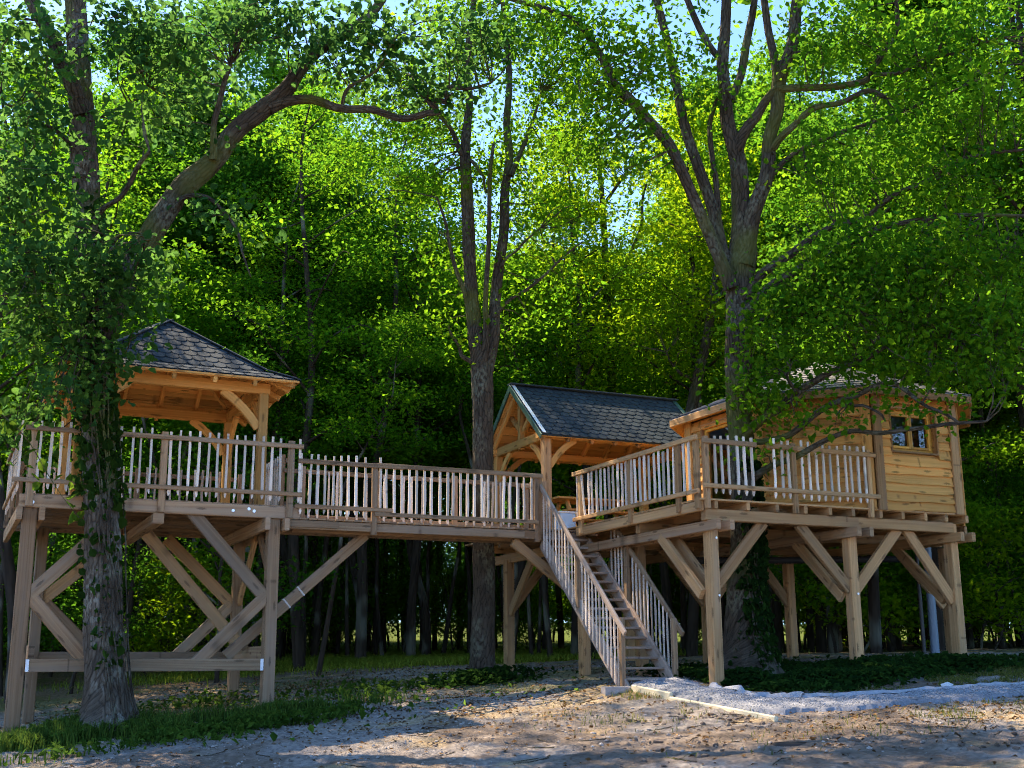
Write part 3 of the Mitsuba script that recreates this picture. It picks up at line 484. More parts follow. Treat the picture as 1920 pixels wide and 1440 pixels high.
# ------------------------------------------------------------------ cabin
cb = thing('cabin', 'octagonal larch-board cabin with a casement window on the raised deck, behind the big oak', 'cabin')
PV = np.array([(12.05, -3.9), (13.78, -3.9), (15.05, -2.6), (15.05, -.7), (13.78, .6), (12.05, .6), (10.75, -.7), (10.75, -2.6)]); PC = np.array([12.9, -1.65]); ZW = 5.16
wins = {0: (.38, 1.30, 4.285, 4.965), 6: (.47, 1.35, 3.36, 5.02)}       # wall index: opening along the wall and in height
for wi in range(8):
    # walls named by their start corner; wall 0 carries the window, wall 7 faces the oak, wall 6 carries the glazed door
    p, q = PV[wi], PV[(wi + 1) % 8]
    P, Q = L(p[0], p[1], 0), L(q[0], q[1], 0); ln = np.linalg.norm(Q - P); al = (Q - P) / ln; out = nz(np.cross(al, EZ))
    wk = numbered(cb + '__wall'); parts = []
    op = wins.get(wi)
    def panel(x0, x1, z0, z1, th=.1): parts.append(bar([P + al * x0 - out * (th / 2 + .03) + EZ * (z0 + z1) / 2, P + al * x1 - out * (th / 2 + .03) + EZ * (z0 + z1) / 2], th, z1 - z0, out, 0))
    if op: x0, x1, z0, z1 = op; panel(0, x0, ZD, ZW); panel(x1, ln, ZD, ZW); panel(x0, x1, z1, ZW); (panel(x0, x1, ZD, z0) if z0 > ZD + .03 else None)
    else: panel(0, ln, ZD, ZW)
    V, F, U = cat(parts); scene[wk] = mikit.ply((V, F), 'mat_larch', uv=U)
    if wi in (1, 2, 3, 4, 5): pitch, amp = .3, 0.0
    else: pitch, amp = (.142, .022) if wi == 0 else (.148, .004)
    z = ZD + .01
    while z < ZW - .03:
        zt = min(z + pitch, ZW); segs = [(.16, ln - .16)] if ln > .4 else []
        if op and zt > op[2] + .05 and z < op[3] - .04: segs = [(.16, op[0] - .03), (op[1] + .03, ln - .16)]
        for a, b2 in segs:
            n = max(3, int((b2 - a) / .14)); xx = np.linspace(a, b2, n); ph = rng.uniform(0, 50)
            lo = z - .012 + amp * 2.2 * (nfbm(np.c_[xx * 2.2 + ph, np.zeros(n), np.zeros(n)], 3, 2) - .5)
            V, U = [], []; u0 = 37.0 * int(rng.integers(1, 180)) + rng.uniform(1, 8); v0 = rng.uniform(0, 4)
            for x, zl in zip(xx, lo):
                c = P + al * x
                V += [c + out * .044 + EZ * zl, c + out * .006 + EZ * (zt + .004), c - out * .029 + EZ * (zt + .004), c - out * .029 + EZ * zl]; U += [[u0 + x, v0], [u0 + x, v0 + zt - zl], [u0 + x, v0 + zt - zl + .03], [u0 + x, v0 - .03]]
            F = []
            for i in range(n - 1):
                for j in range(4): o = i * 4 + j; o2 = i * 4 + (j + 1) % 4; F += [[o, o + 4, o2 + 4], [o, o2 + 4, o2]]
            e = (n - 1) * 4; F += [[0, 1, 2], [0, 2, 3], [e, e + 2, e + 1], [e, e + 3, e + 2]]
            put('board', np.array(V), np.array(F), 'mat_larch', wk, uv=np.array(U))
        z = zt
    for x in (.08, ln - .08): timber(cb, 'corner_board', P + al * x + out * .045 + EZ * (ZD - .02), P + al * x + out * .045 + EZ * (ZW + .02), .155, .045, al, B_ if wi == 0 else 'mat_larch')
    if op:
        x0, x1, z0, z1 = op; hk = numbered(cb + ('__window' if wi == 0 else '__door'))
        ins = .10 if wi == 0 else .05; fr = []
        def f_(xa, za, xb, zb, w=.05, dd=.06, off=0): fr.append(bar([P + al * xa - out * (ins + off) + EZ * za, P + al * xb - out * (ins + off) + EZ * zb], w, dd, al if xa == xb else EZ, .004))
        f_(x0 + .025, z0, x0 + .025, z1); f_(x1 - .025, z0, x1 - .025, z1); f_(x0 + .05, z0 + .03, x1 - .05, z0 + .03); f_(x0 + .05, z1 - .03, x1 - .05, z1 - .03)
        V, F, U = cat(fr); scene[hk] = mikit.ply((V, F), 'mat_honey', uv=U); labels[hk] = {'label': 'two-sash casement window in honey-coloured wood' if wi == 0 else 'glazed wooden door beside the oak trunk'}
        spans = [(x0 + .05, (x0 + x1) / 2 - .003), ((x0 + x1) / 2 + .003, x1 - .05)] if wi == 0 else [(x0 + .05, x1 - .05)]
        for a, b2 in spans:
            fr = []; f_(a + .02, z0 + .06, a + .02, z1 - .06, .04, .045, -.02); f_(b2 - .02, z0 + .06, b2 - .02, z1 - .06, .04, .045, -.02); f_(a + .04, z0 + .08, b2 - .04, z0 + .08, .04, .045, -.02); f_(a + .04, z1 - .08, b2 - .04, z1 - .08, .04, .045, -.02)
            V, F, U = cat(fr); put('sash', V, F, 'mat_honey', hk, uv=U)
            c = [P + al * x - out * ins + EZ * zz for x, zz in ((a + .03, z0 + .08), (b2 - .03, z0 + .08), (b2 - .03, z1 - .08), (a + .03, z1 - .08))]; put('pane', np.array(c), np.array([[0, 1, 2], [0, 2, 3]]), 'mat_glass', hk)
        fr = []
        for x in (x0 - .012, x1 + .012): fr.append(bar([P + al * x - out * .04 + EZ * (z0 - .03), P + al * x - out * .04 + EZ * (z1 + .03)], .024, .16, al, .003))
        for zz in (z0 - .015, z1 + .015): fr.append(bar([P + al * x0 - out * .035 + EZ * zz, P + al * x1 - out * .035 + EZ * zz], .17, .028, out, .003))
        V, F, U = cat(fr); put('reveal', V, F, B_, hk, uv=U)
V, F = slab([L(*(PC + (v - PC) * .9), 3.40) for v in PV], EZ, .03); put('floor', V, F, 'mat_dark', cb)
crk = numbered(cb + '__roof'); EV = PC + (PV - PC) * 1.13; ZEV = 5.235; apex = L(PC[0], PC[1], 6.28); Vr, Fr = [], []
for i in range(8):
    a, b2 = L(*EV[i], ZEV), L(*EV[(i + 1) % 8], ZEV); n = nz(np.cross(b2 - a, apex - a)); n = n if n[2] > 0 else -n
    o = len(Vr); Vr += [a, b2, apex, a - EZ * .03, b2 - EZ * .03, apex - EZ * .03]; Fr += [[o, o + 1, o + 2], [o + 3, o + 5, o + 4], [o, o + 3, o + 4], [o, o + 4, o + 1]]
    ln = np.linalg.norm(apex - (a + b2) / 2); bb_ = (apex - (a + b2) / 2) / ln; e = nz(b2 - a); hw0 = np.linalg.norm(b2 - a) / 2; r = 0.0; cour = []
    while r < ln - .05:
        h0, h1 = hw0 * (1 - r / ln), hw0 * (1 - min(r + .2, ln) / ln); m = (a + b2) / 2
        Pq = [m + bb_ * r - e * h0 + n * .022, m + bb_ * r + e * h0 + n * .022, m + bb_ * min(r + .2, ln) + e * h1 + n * .008, m + bb_ * min(r + .2, ln) - e * h1 + n * .008]
        V, F = slab(Pq, n, .010); put('course', V, F, 'mat_roof_felt', crk); r += .19
    timber(cb, 'fascia', a - EZ * .075, b2 - EZ * .075, .03, .12, nz(np.cross(e, EZ)), B_); V, F = slab([L(*(PC + (PV[i] - PC) * 1.0), ZW + .03), L(*(PC + (PV[(i + 1) % 8] - PC) * 1.0), ZW + .03), L(*(PC + (PV[(i + 1) % 8] - PC) * 1.125), ZW - .04), L(*(PC + (PV[i] - PC) * 1.125), ZW - .04)], EZ, .018)
    put('soffit', V, F, 'mat_larch', cb, uv=np.array([[40.0 + i, 0], [41.7 + i, 0], [41.7 + i, .3], [40.0 + i, .3]] * 2))
scene[crk] = mikit.ply((np.array(Vr), np.array(Fr)), 'mat_roof_felt'); labels[crk] = {'label': 'low octagonal grey roof, partly sunlit'}
# pipes under the right end of the cabin
for P, r, lab, mat in (((14.75, -2.05), .075, 'thick blue-grey drainpipe standing by the rear right post', 'mat_grey_pipe'), ((14.55, -2.0), .035, 'thin dark pipe beside the thick drainpipe', 'mat_black_pipe')):
    V, F, U = tube([L(*P, gz(*P) - .1), L(*P, 2.0), L(*P, 3.06)], [r] * 3, 14); k = put('drainpipe', V, F, mat, uv=U, smooth=True); labels[k] = {'label': lab, 'category': 'pipe'}
V, F, U = tube([L(14.6, -1.6, 2.84), L(13, -1.3, 2.80), L(10.5, -.9, 2.74)], [.06] * 3, 12); k = put('drainpipe', V, F, 'mat_black_pipe', uv=U, smooth=True); labels[k] = {'label': 'black waste pipe slung level under the cabin floor', 'category': 'pipe'}
# ------------------------------------------------------------------ the named trees (limbs and leaf masses in metres: x, y, z, radius / x, y, z, rx, ry, rz, clumps)
TREES = {"left":{"trunk":[[-5.58,17.34,0.14,0.539],[-5.61,17.35,0.36,0.431],[-5.64,17.36,0.64,0.368],[-5.68,17.37,1.04,0.328],[-5.76,17.4,1.77,0.313],[-5.87,17.44,2.9,0.304],[-6.02,17.48,4.06,0.295],[-6.18,17.52,5.27,0.284],[-6.34,17.56,6.44,0.264],[-6.48,17.6,7.64,0.253],[-6.62,17.63,8.71,0.241],[-6.75,17.66,9.62,0.228],[-6.87,17.68,10.56,0.209],[-7.0,17.71,11.52,0.2],[-7.16,17.75,13.0,0.178],[-7.21,17.8,14.86,0.135],[-7.25,17.84,16.47,0.065]],
"limbs":[[[-6.61,17.34,9.34,0.169],[-6.72,17.25,9.7,0.157],[-6.88,17.17,10.02,0.153],[-7.08,17.06,10.49,0.136],[-7.28,16.95,10.89,0.124],[-7.56,16.8,11.53,0.112],[-7.84,16.59,12.41,0.085],[-8.16,16.34,13.45,0.039]],[[-6.68,17.34,8.8,0.062],[-6.77,17.25,8.88,0.053],[-6.96,17.06,9.03,0.04],[-7.24,16.82,9.09,0.031],[-7.57,16.54,9.17,0.022]],[[-6.28,17.34,7.62,0.064],[-6.11,17.21,7.71,0.055],[-5.71,16.92,7.89,0.05],[-5.43,16.61,8.18,0.046],[-5.24,16.44,8.32,0.033]],[[-6.5,17.34,9.22,0.031],[-6.37,17.4,9.3,0.022],[-6.03,17.57,9.58,0.018],[-5.77,17.74,10.03,0.014]],[[-6.2,17.54,5.56,0.243],[-6.06,17.63,6.12,0.254],[-5.86,17.75,6.84,0.257],[-5.71,17.83,7.29,0.255],[-5.54,17.88,7.62,0.248],[-5.2,18.0,8.32,0.238],[-4.75,18.12,8.91,0.214],[-4.45,18.2,9.41,0.207],[-3.97,18.31,9.93,0.2],[-3.69,18.37,10.22,0.183],[-3.5,18.43,10.65,0.148],[-3.17,18.51,11.03,0.131],[-2.74,18.59,11.36,0.113],[-2.31,18.67,11.84,0.105],[-1.97,18.77,12.52,0.087],[-1.45,18.94,13.77,0.05]],[[-3.91,18.24,9.84,0.127],[-3.71,18.26,9.99,0.109],[-3.28,18.29,10.02,0.1],[-2.76,18.32,9.88,0.09],[-2.24,18.36,9.82,0.081],[-1.72,18.4,9.78,0.076],[-1.33,18.42,9.81,0.072],[-1.2,18.43,9.87,0.067],[-1.27,18.44,9.99,0.059],[-1.37,18.45,10.05,0.05],[-1.18,18.46,10.12,0.059],[-1.06,18.47,10.03,0.063],[-1.04,18.49,10.33,0.055],[-0.68,18.52,10.36,0.036],[-0.32,18.54,10.44,0.023]],[[-4.7,17.94,8.84,0.088],[-4.67,17.89,9.09,0.071],[-4.68,17.82,9.42,0.062],[-4.62,17.76,9.75,0.062],[-4.53,17.71,10.0,0.054],[-4.43,17.64,10.32,0.045]],[[-5.33,17.84,7.91,0.061],[-5.04,17.77,8.1,0.052],[-4.74,17.72,8.16,0.043],[-4.42,17.65,7.87,0.038],[-4.22,17.59,7.54,0.034],[-4.06,17.51,7.08,0.025],[-3.91,17.44,6.72,0.016]],[[-2.76,18.34,9.88,0.045],[-2.62,18.24,10.26,0.041],[-2.31,18.16,10.36,0.032],[-2.05,18.08,10.55,0.027],[-1.78,17.94,11.04,0.018]],[[-6.12,17.34,5.31,0.05],[-6.49,17.06,5.56,0.041],[-6.77,16.64,6.16,0.033],[-7.03,16.23,6.74,0.024],[-7.38,15.94,6.95,0.016]],[[-6.22,17.34,6.04,0.042],[-5.86,16.75,6.83,0.037],[-5.69,16.54,7.08,0.028],[-5.37,16.37,7.09,0.02],[-4.99,16.14,6.81,0.012]],[[-6.48,17.34,8.32,0.044],[-6.75,16.99,8.18,0.039],[-6.99,16.58,8.26,0.03],[-7.22,16.22,8.02,0.021],[-7.43,15.84,8.02,0.017]]],
"vols":[[-6.41,16.1,7.0,1.09,0.5,0.47,19],[-6.61,16.0,6.34,0.65,0.5,0.51,14],[-5.74,16.2,6.56,0.62,0.5,0.29,11],[-6.76,15.9,7.68,0.5,0.5,0.43,11],[-5.65,16.5,5.48,0.37,0.5,0.56,8],[-6.46,16.3,5.82,0.74,0.5,0.44,11],[-6.85,16.6,5.52,0.52,0.5,0.45,7],[-7.07,16.4,9.96,0.81,0.53,0.59,17],[-5.66,16.6,10.41,0.97,0.5,0.41,17],[-5.1,17.0,10.0,0.69,0.5,0.34,8],[-4.0,17.4,10.89,1.02,0.5,0.43,17],[-3.35,17.6,10.4,0.63,0.5,0.32,6],[-2.74,18.0,11.08,0.89,0.5,0.37,9],[-5.46,16.8,6.36,0.3,0.5,0.45,8],[-7.27,17.5,4.47,0.39,0.5,0.55,9],[-6.05,16.6,4.89,0.52,0.5,0.34,8],[-2.08,18.4,10.82,0.91,0.52,0.58,15],[-1.2,18.4,10.52,0.75,0.5,0.5,12],[-0.5,18.4,11.29,1.0,0.5,0.5,13],[-6.97,16.4,8.85,0.52,0.5,0.37,10],[-4.33,17.6,7.98,0.32,0.5,0.56,3],[-4.94,18.6,10.46,0.75,0.5,0.5,9],[-5.46,18.4,9.7,0.5,0.5,0.41,6],[-5.62,16.8,8.94,0.45,0.5,0.45,5],[-7.2,17.0,12.78,2.3,3,0.92,12],[-4.03,18.0,12.95,2.11,3,0.81,9],[-7.5,23.4,16.6,4.2,4.4,0.9,62],[-5.97,18.0,15.74,2.84,3.5,1.22,8],[-1.45,19.0,13.91,1.89,3,0.86,8],[-9.85,17.0,10.21,1.15,3,2.68,20]]},  # high wide mass behind the trunk: unseen canopy added to dapple the sunlight
"center":{"trunk":[[-0.54,21.75,0.52,0.314],[-0.54,21.75,0.7,0.267],[-0.53,21.75,1.47,0.238],[-0.51,21.75,2.39,0.22],[-0.53,21.75,3.33,0.211],[-0.52,21.75,4.29,0.212],[-0.54,21.75,5.07,0.213],[-0.54,21.75,5.86,0.225],[-0.56,21.75,6.26,0.235],[-0.62,21.75,6.67,0.177],[-0.69,21.75,7.18,0.149],[-0.74,21.75,7.7,0.14],[-0.79,21.75,8.54,0.131],[-0.81,21.75,9.17,0.132],[-0.84,21.75,9.93,0.124],[-0.87,21.75,10.47,0.114],[-0.84,21.75,11.13,0.095],[-0.79,21.75,11.69,0.085],[-0.84,21.75,12.37,0.075],[-0.74,21.75,13.52,0.066],[-0.59,21.75,15.29,0.046]],
"limbs":[[[-0.53,21.75,6.06,0.196],[-0.44,21.77,6.57,0.157],[-0.37,21.78,6.98,0.143],[-0.31,21.81,7.61,0.125],[-0.24,21.83,8.35,0.121],[-0.13,21.86,9.1,0.112],[-0.08,21.89,9.98,0.104],[-0.03,21.91,10.54,0.094],[-0.07,21.93,11.33,0.085],[-0.02,21.96,12.02,0.075],[-0.06,22.0,13.31,0.061],[-0.27,22.05,15.0,0.04]],[[-0.52,21.65,6.44,0.098],[-0.49,21.62,6.84,0.074],[-0.46,21.56,7.64,0.059],[-0.43,21.5,8.45,0.055],[-0.41,21.46,9.06,0.05],[-0.38,21.39,9.99,0.046],[-0.32,21.35,10.62,0.036]],[[-0.34,21.75,7.28,0.045],[-0.09,21.64,7.58,0.04],[0.41,21.47,7.91,0.035],[0.9,21.3,8.26,0.025],[1.31,21.15,8.59,0.015]],[[-0.19,21.75,8.32,0.035],[-0.04,21.68,8.5,0.03],[0.27,21.56,8.72,0.025],[0.54,21.45,8.97,0.015]],[[-0.77,21.75,7.28,0.064],[-0.93,21.62,7.87,0.055],[-1.07,21.49,8.45,0.045],[-1.22,21.36,9.03,0.035],[-1.37,21.25,9.51,0.025]],[[-0.83,21.75,10.36,0.073],[-0.97,21.64,10.65,0.062],[-1.14,21.51,11.02,0.052],[-1.29,21.41,11.25,0.047],[-1.54,21.3,11.48,0.036],[-1.78,21.15,11.84,0.026]],[[0.0,21.75,10.14,0.062],[0.18,21.88,10.63,0.058],[0.34,21.99,11.07,0.048],[0.45,22.08,11.45,0.037],[0.62,22.25,12.16,0.027]],[[-0.79,21.75,10.47,0.047],[-0.53,21.58,10.07,0.031],[-0.46,21.45,9.69,0.025]],[[-0.59,21.75,6.37,0.069],[-0.88,21.64,6.59,0.049],[-1.07,21.54,6.82,0.034],[-1.16,21.45,7.1,0.02]]],
"vols":[[-1.87,22.4,11.22,0.81,0.5,0.51,8],[-1.43,22.2,10.23,0.7,0.5,0.5,9],[-2.27,22.8,10.48,0.51,0.5,0.62,4],[-0.39,22.4,10.41,0.91,0.55,0.61,10],[0.46,22.6,11.29,0.92,0.64,0.71,14],[1.0,22.6,12.1,0.92,0.55,0.61,12],[0.02,22.4,9.41,0.71,0.5,0.51,7],[0.94,22.0,9.26,0.6,0.5,0.5,6],[-1.33,22.4,8.87,0.51,0.5,0.61,5],[0.73,22.2,8.25,0.7,0.5,0.45,7],[-1.02,22.2,11.69,0.6,0.5,0.5,6],[-0.9,22.2,7.73,0.4,0.5,0.6,3],[0.01,22.1,7.28,0.5,0.5,0.5,4],[0.26,22.4,12.94,1.21,0.64,0.71,20],[-1.04,22.6,13.17,0.92,0.55,0.61,16],[-2.37,23.0,12.32,1.14,0.65,0.73,18],[-0.61,22.8,14.12,1.65,0.5,0.51,18],[1.33,22.4,12.81,0.81,0.55,0.61,12],[-2.9,23.0,11.5,0.62,0.56,0.62,8],[0.45,22.6,10.27,0.71,0.5,0.51,6],[-0.59,22.0,15.21,2.48,3,1.19,22],[-0.59,22.0,17.95,2.18,3,1.39,18]]},
"right":{"trunk":[[3.52,18.86,0.84,0.63],[3.52,18.86,1.06,0.47],[3.53,18.86,1.3,0.378],[3.53,18.86,1.61,0.336],[3.53,18.86,2.18,0.286],[3.59,18.86,2.91,0.245],[3.61,18.86,3.82,0.229],[3.6,18.86,4.5,0.222],[3.59,18.86,5.19,0.232],[3.62,18.86,5.71,0.251],[3.65,18.86,6.42,0.245],[3.71,18.86,7.14,0.256],[3.79,18.86,7.59,0.249],[3.79,18.86,8.05,0.188],[3.78,18.86,8.52,0.163],[3.79,18.86,8.99,0.155],[3.75,18.86,9.32,0.151],[3.65,18.86,9.8,0.125],[3.61,18.86,10.43,0.117],[3.6,18.86,10.97,0.114],[3.67,18.86,11.52,0.106],[3.72,18.86,12.13,0.097],[3.82,18.86,13.15,0.08],[4.01,18.86,14.84,0.042]],
"limbs":[[[3.77,18.76,7.29,0.194],[3.86,18.74,7.55,0.168],[3.95,18.69,8.17,0.152],[4.17,18.63,8.89,0.145],[4.29,18.59,9.43,0.137],[4.37,18.55,9.89,0.138],[4.47,18.51,10.45,0.14],[4.65,18.47,10.96,0.127],[4.79,18.42,11.61,0.115],[4.93,18.36,12.42,0.097],[5.22,18.26,13.77,0.05]],[[4.43,18.46,10.37,0.093],[4.39,18.49,10.72,0.084],[4.33,18.54,11.34,0.076],[4.28,18.59,11.96,0.072],[4.25,18.66,12.92,0.044]],[[3.73,18.86,9.18,0.137],[3.81,18.76,9.5,0.115],[4.0,18.65,9.8,0.101],[4.26,18.52,10.12,0.083],[4.38,18.46,10.28,0.069]],[[3.71,18.86,10.24,0.084],[3.87,18.94,10.67,0.085],[4.09,19.07,11.43,0.082],[4.26,19.18,12.11,0.074],[4.41,19.36,13.26,0.051]],[[3.59,18.86,10.97,0.071],[3.49,18.92,11.21,0.067],[3.32,19.02,11.61,0.068],[3.14,19.13,12.09,0.064],[3.04,19.26,12.68,0.05]],[[3.67,18.86,6.78,0.158],[3.51,18.91,7.34,0.133],[3.43,18.95,7.72,0.121],[3.29,19.0,8.3,0.117],[3.15,19.08,9.12,0.11],[3.01,19.14,9.79,0.103],[2.92,19.18,10.3,0.094],[2.83,19.22,10.82,0.091],[2.75,19.27,11.35,0.087],[2.65,19.32,11.99,0.083],[2.54,19.37,12.65,0.075],[2.4,19.46,13.77,0.041]],[[3.53,18.66,6.89,0.139],[3.31,18.57,7.5,0.122],[3.15,18.51,7.93,0.114],[2.94,18.45,8.36,0.11],[2.74,18.37,8.88,0.11],[2.5,18.31,9.3,0.106],[2.27,18.25,9.62,0.102],[1.93,18.19,9.9,0.098],[1.7,18.14,10.2,0.089],[1.53,18.09,10.61,0.081],[1.41,18.05,10.84,0.072],[1.08,17.98,11.22,0.059],[0.65,17.92,11.44,0.05],[0.04,17.83,11.53,0.036],[-0.48,17.76,11.7,0.023]],[[3.42,18.96,7.91,0.063],[3.41,18.99,8.29,0.059],[3.42,19.04,8.88,0.059],[3.38,19.09,9.47,0.056],[3.4,19.13,10.03,0.052],[3.54,19.16,10.44,0.043]],[[4.43,18.46,10.25,0.079],[4.76,18.36,10.22,0.069],[5.26,18.21,10.18,0.065],[5.56,18.12,10.16,0.06],[5.75,18.06,10.19,0.055],[5.88,17.99,10.4,0.06],[6.05,17.89,10.68,0.06],[6.23,17.79,10.95,0.051],[6.19,17.66,11.4,0.042],[6.28,17.46,12.04,0.024]],[[4.21,18.56,9.05,0.077],[4.38,18.42,9.31,0.072],[4.61,18.28,9.55,0.068],[4.87,18.14,9.72,0.064],[5.31,17.95,9.74,0.054],[5.68,17.77,9.86,0.05],[5.91,17.66,9.7,0.041]],[[5.77,17.66,10.09,0.041],[6.14,17.5,10.05,0.036],[6.51,17.32,10.18,0.032],[6.94,17.13,10.21,0.027],[7.5,16.86,10.29,0.018]],[[4.12,18.66,8.62,0.054],[4.55,18.52,9.03,0.05],[5.22,18.35,9.37,0.041],[5.96,18.17,9.53,0.032],[6.69,17.98,9.79,0.028],[7.18,17.86,9.95,0.019]],[[3.76,18.66,6.71,0.096],[3.96,18.52,7.02,0.087],[4.4,18.32,7.33,0.078],[4.82,18.12,7.61,0.065],[5.08,18.01,7.72,0.057],[5.43,17.87,7.75,0.048],[5.94,17.64,8.04,0.044],[6.43,17.43,8.19,0.039],[6.75,17.26,8.44,0.035],[7.17,17.08,8.47,0.031],[7.68,16.86,8.45,0.022]],[[3.75,18.66,6.45,0.104],[3.98,18.48,6.79,0.091],[4.51,18.21,7.07,0.082],[4.74,18.07,7.25,0.078],[5.04,17.93,7.34,0.069],[5.38,17.77,7.37,0.06],[5.57,17.66,7.48,0.056],[5.86,17.51,7.56,0.052],[6.55,17.17,7.51,0.043],[7.52,16.66,7.32,0.03]],[[3.86,18.66,6.71,0.052],[4.17,18.51,6.89,0.044],[4.48,18.38,6.94,0.039],[5.0,18.15,6.81,0.039],[5.45,17.95,6.83,0.034],[5.88,17.75,6.79,0.026],[6.29,17.56,6.69,0.017]],[[3.57,18.66,3.75,0.109],[3.72,18.55,3.83,0.075],[3.9,18.42,3.94,0.063],[4.28,18.14,4.11,0.058],[4.56,17.94,4.24,0.049],[5.01,17.62,4.31,0.045],[5.27,17.43,4.28,0.041],[5.7,17.12,4.29,0.036],[6.17,16.75,4.25,0.032],[6.53,16.46,4.25,0.02]],[[3.59,18.66,4.21,0.093],[3.72,18.57,4.31,0.063],[3.93,18.43,4.37,0.059],[4.22,18.26,4.41,0.058],[4.41,18.1,4.57,0.058],[4.6,17.96,4.71,0.054],[4.88,17.77,4.83,0.054],[5.15,17.59,4.89,0.049],[5.33,17.46,4.96,0.045],[5.59,17.28,5.0,0.041],[5.71,17.18,4.87,0.036],[5.92,16.96,4.59,0.032],[6.09,16.79,4.4,0.028],[6.24,16.66,4.26,0.02]],[[3.61,18.66,4.5,0.11],[3.84,18.45,4.67,0.08],[4.08,18.24,4.85,0.075],[4.31,18.02,5.02,0.071],[4.58,17.78,5.16,0.062],[4.9,17.52,5.26,0.049],[5.13,17.33,5.34,0.037],[5.41,17.06,5.48,0.028]],[[4.33,17.86,5.0,0.033],[4.14,17.76,5.14,0.029],[4.1,17.7,5.25,0.025],[4.16,17.66,5.32,0.016]],[[3.68,18.66,6.01,0.069],[4.03,18.41,6.28,0.056],[4.47,18.15,6.29,0.047],[4.96,17.86,6.12,0.038],[5.45,17.56,6.11,0.033],[5.95,17.22,5.84,0.025],[6.42,16.86,5.5,0.016]],[[5.45,17.56,6.11,0.029],[6.15,17.27,6.1,0.025],[6.72,16.99,5.77,0.025],[7.31,16.66,5.29,0.016]],[[4.95,17.56,4.76,0.029],[5.3,17.43,4.62,0.024],[5.42,17.36,4.44,0.016]],[[3.59,18.51,3.93,0.142],[3.6,18.52,3.77,0.125],[3.61,18.54,3.57,0.109],[3.57,18.56,3.28,0.075]]],
"vols":[[5.2,17.6,7.05,0.95,0.5,0.48,24],[4.68,17.6,6.51,0.75,0.5,0.4,20],[5.55,17.3,6.45,0.94,0.5,0.47,26],[6.38,16.9,6.64,0.84,0.51,0.57,24],[6.83,16.5,5.63,0.45,0.5,0.6,18],[5.87,17.0,5.74,0.69,0.5,0.23,14],[6.72,16.6,4.89,0.26,0.5,0.37,9],[4.94,17.2,5.97,0.62,0.5,0.22,11],[4.19,18.0,6.33,0.45,0.5,0.45,12],[3.92,18.0,5.83,0.32,0.5,0.41,7],[5.71,17.9,8.39,0.97,0.51,0.57,13],[6.69,17.2,8.01,0.93,0.56,0.62,16],[7.23,16.9,8.99,0.61,0.55,0.76,15],[6.36,17.6,9.33,0.87,0.5,0.56,12],[5.09,18.0,8.8,0.57,0.5,0.49,9],[5.7,17.8,10.91,0.88,0.5,0.48,12],[6.74,17.0,10.28,1.0,0.5,0.54,17],[5.05,18.0,10.74,0.41,0.5,0.41,6],[3.01,18.9,10.65,0.43,0.5,0.68,6],[1.91,18.2,9.09,0.66,0.5,0.49,12],[1.57,18.0,9.74,0.57,0.5,0.49,12],[1.06,18.4,9.18,0.58,0.5,0.5,9],[1.93,18.0,10.67,0.73,0.5,0.49,14],[0.89,17.8,10.95,0.88,0.5,0.4,16],[3.34,18.8,10.31,0.25,0.5,0.34,3],[3.87,18.4,4.91,0.25,0.5,0.41,5],[4.26,18.0,4.66,0.32,0.5,0.2,4],[4.74,17.7,4.51,0.24,0.5,0.12,2],[3.78,18.3,5.23,0.25,0.5,0.33,4],[5.66,17.2,5.2,0.54,0.5,0.19,8],[6.28,17.0,5.03,0.31,0.5,0.23,6],[5.03,17.4,5.41,0.47,0.5,0.16,6],[4.2,17.9,5.38,0.4,0.5,0.2,5],[3.76,18.4,4.33,0.17,0.5,0.25,3],[7.05,16.6,6.69,0.52,0.5,0.45,12],[4.07,18.5,13.43,2.09,3,0.83,16],[6.65,17.0,12.12,1.92,3,0.69,18],[5.1,18.5,15.53,2.92,3.5,1.25,12],[9.12,17.0,8.33,1.15,3,2.68,26],[1.73,18.0,13.01,1.62,3,0.73,10]]},
"leaning":{"trunk":[[3.89,27.0,5.91,0.17],[4.07,27.0,6.7,0.153],[4.26,27.0,7.51,0.142],[4.47,27.0,8.26,0.13],[4.63,27.0,9.15,0.119],[4.8,27.0,10.06,0.108],[4.91,27.0,11.11,0.09],[4.83,27.0,12.32,0.065]],
"limbs":[[[4.19,27.0,7.26,0.061],[3.94,26.88,7.42,0.049],[3.62,26.75,7.58,0.036],[3.49,26.6,7.91,0.024]],[[4.63,27.0,9.03,0.05],[4.96,27.0,9.54,0.044],[5.23,27.0,10.06,0.025]]],
"vols":[[4.53,27.0,11.12,1.1,0.88,0.97,18],[4.08,27.0,9.29,0.73,0.66,0.73,10],[3.41,26.8,8.22,0.73,0.54,0.6,10],[5.09,27.0,12.32,1.1,0.77,0.85,14]]},
"thin":{"trunk":[[2.52,30.0,7.42,0.148],[2.51,30.0,8.53,0.136],[2.48,30.0,9.65,0.123],[2.46,30.0,10.51,0.111],[2.44,30.0,11.38,0.098],[2.4,30.0,12.85,0.085],[2.32,30.0,14.05,0.065],[2.24,30.0,15.12,0.036]],
"limbs":[[[2.49,30.0,10.01,0.069],[2.83,29.9,10.77,0.062],[3.12,29.81,11.46,0.056],[3.33,29.73,12.15,0.049],[3.39,29.64,12.85,0.042],[3.52,29.6,13.2,0.028]],[[2.37,30.0,12.7,0.057],[2.69,29.91,13.26,0.05],[3.11,29.82,13.6,0.036],[3.93,29.7,13.61,0.021]],[[2.49,30.0,9.37,0.041],[2.99,29.84,9.44,0.034],[3.78,29.6,9.42,0.02]]],
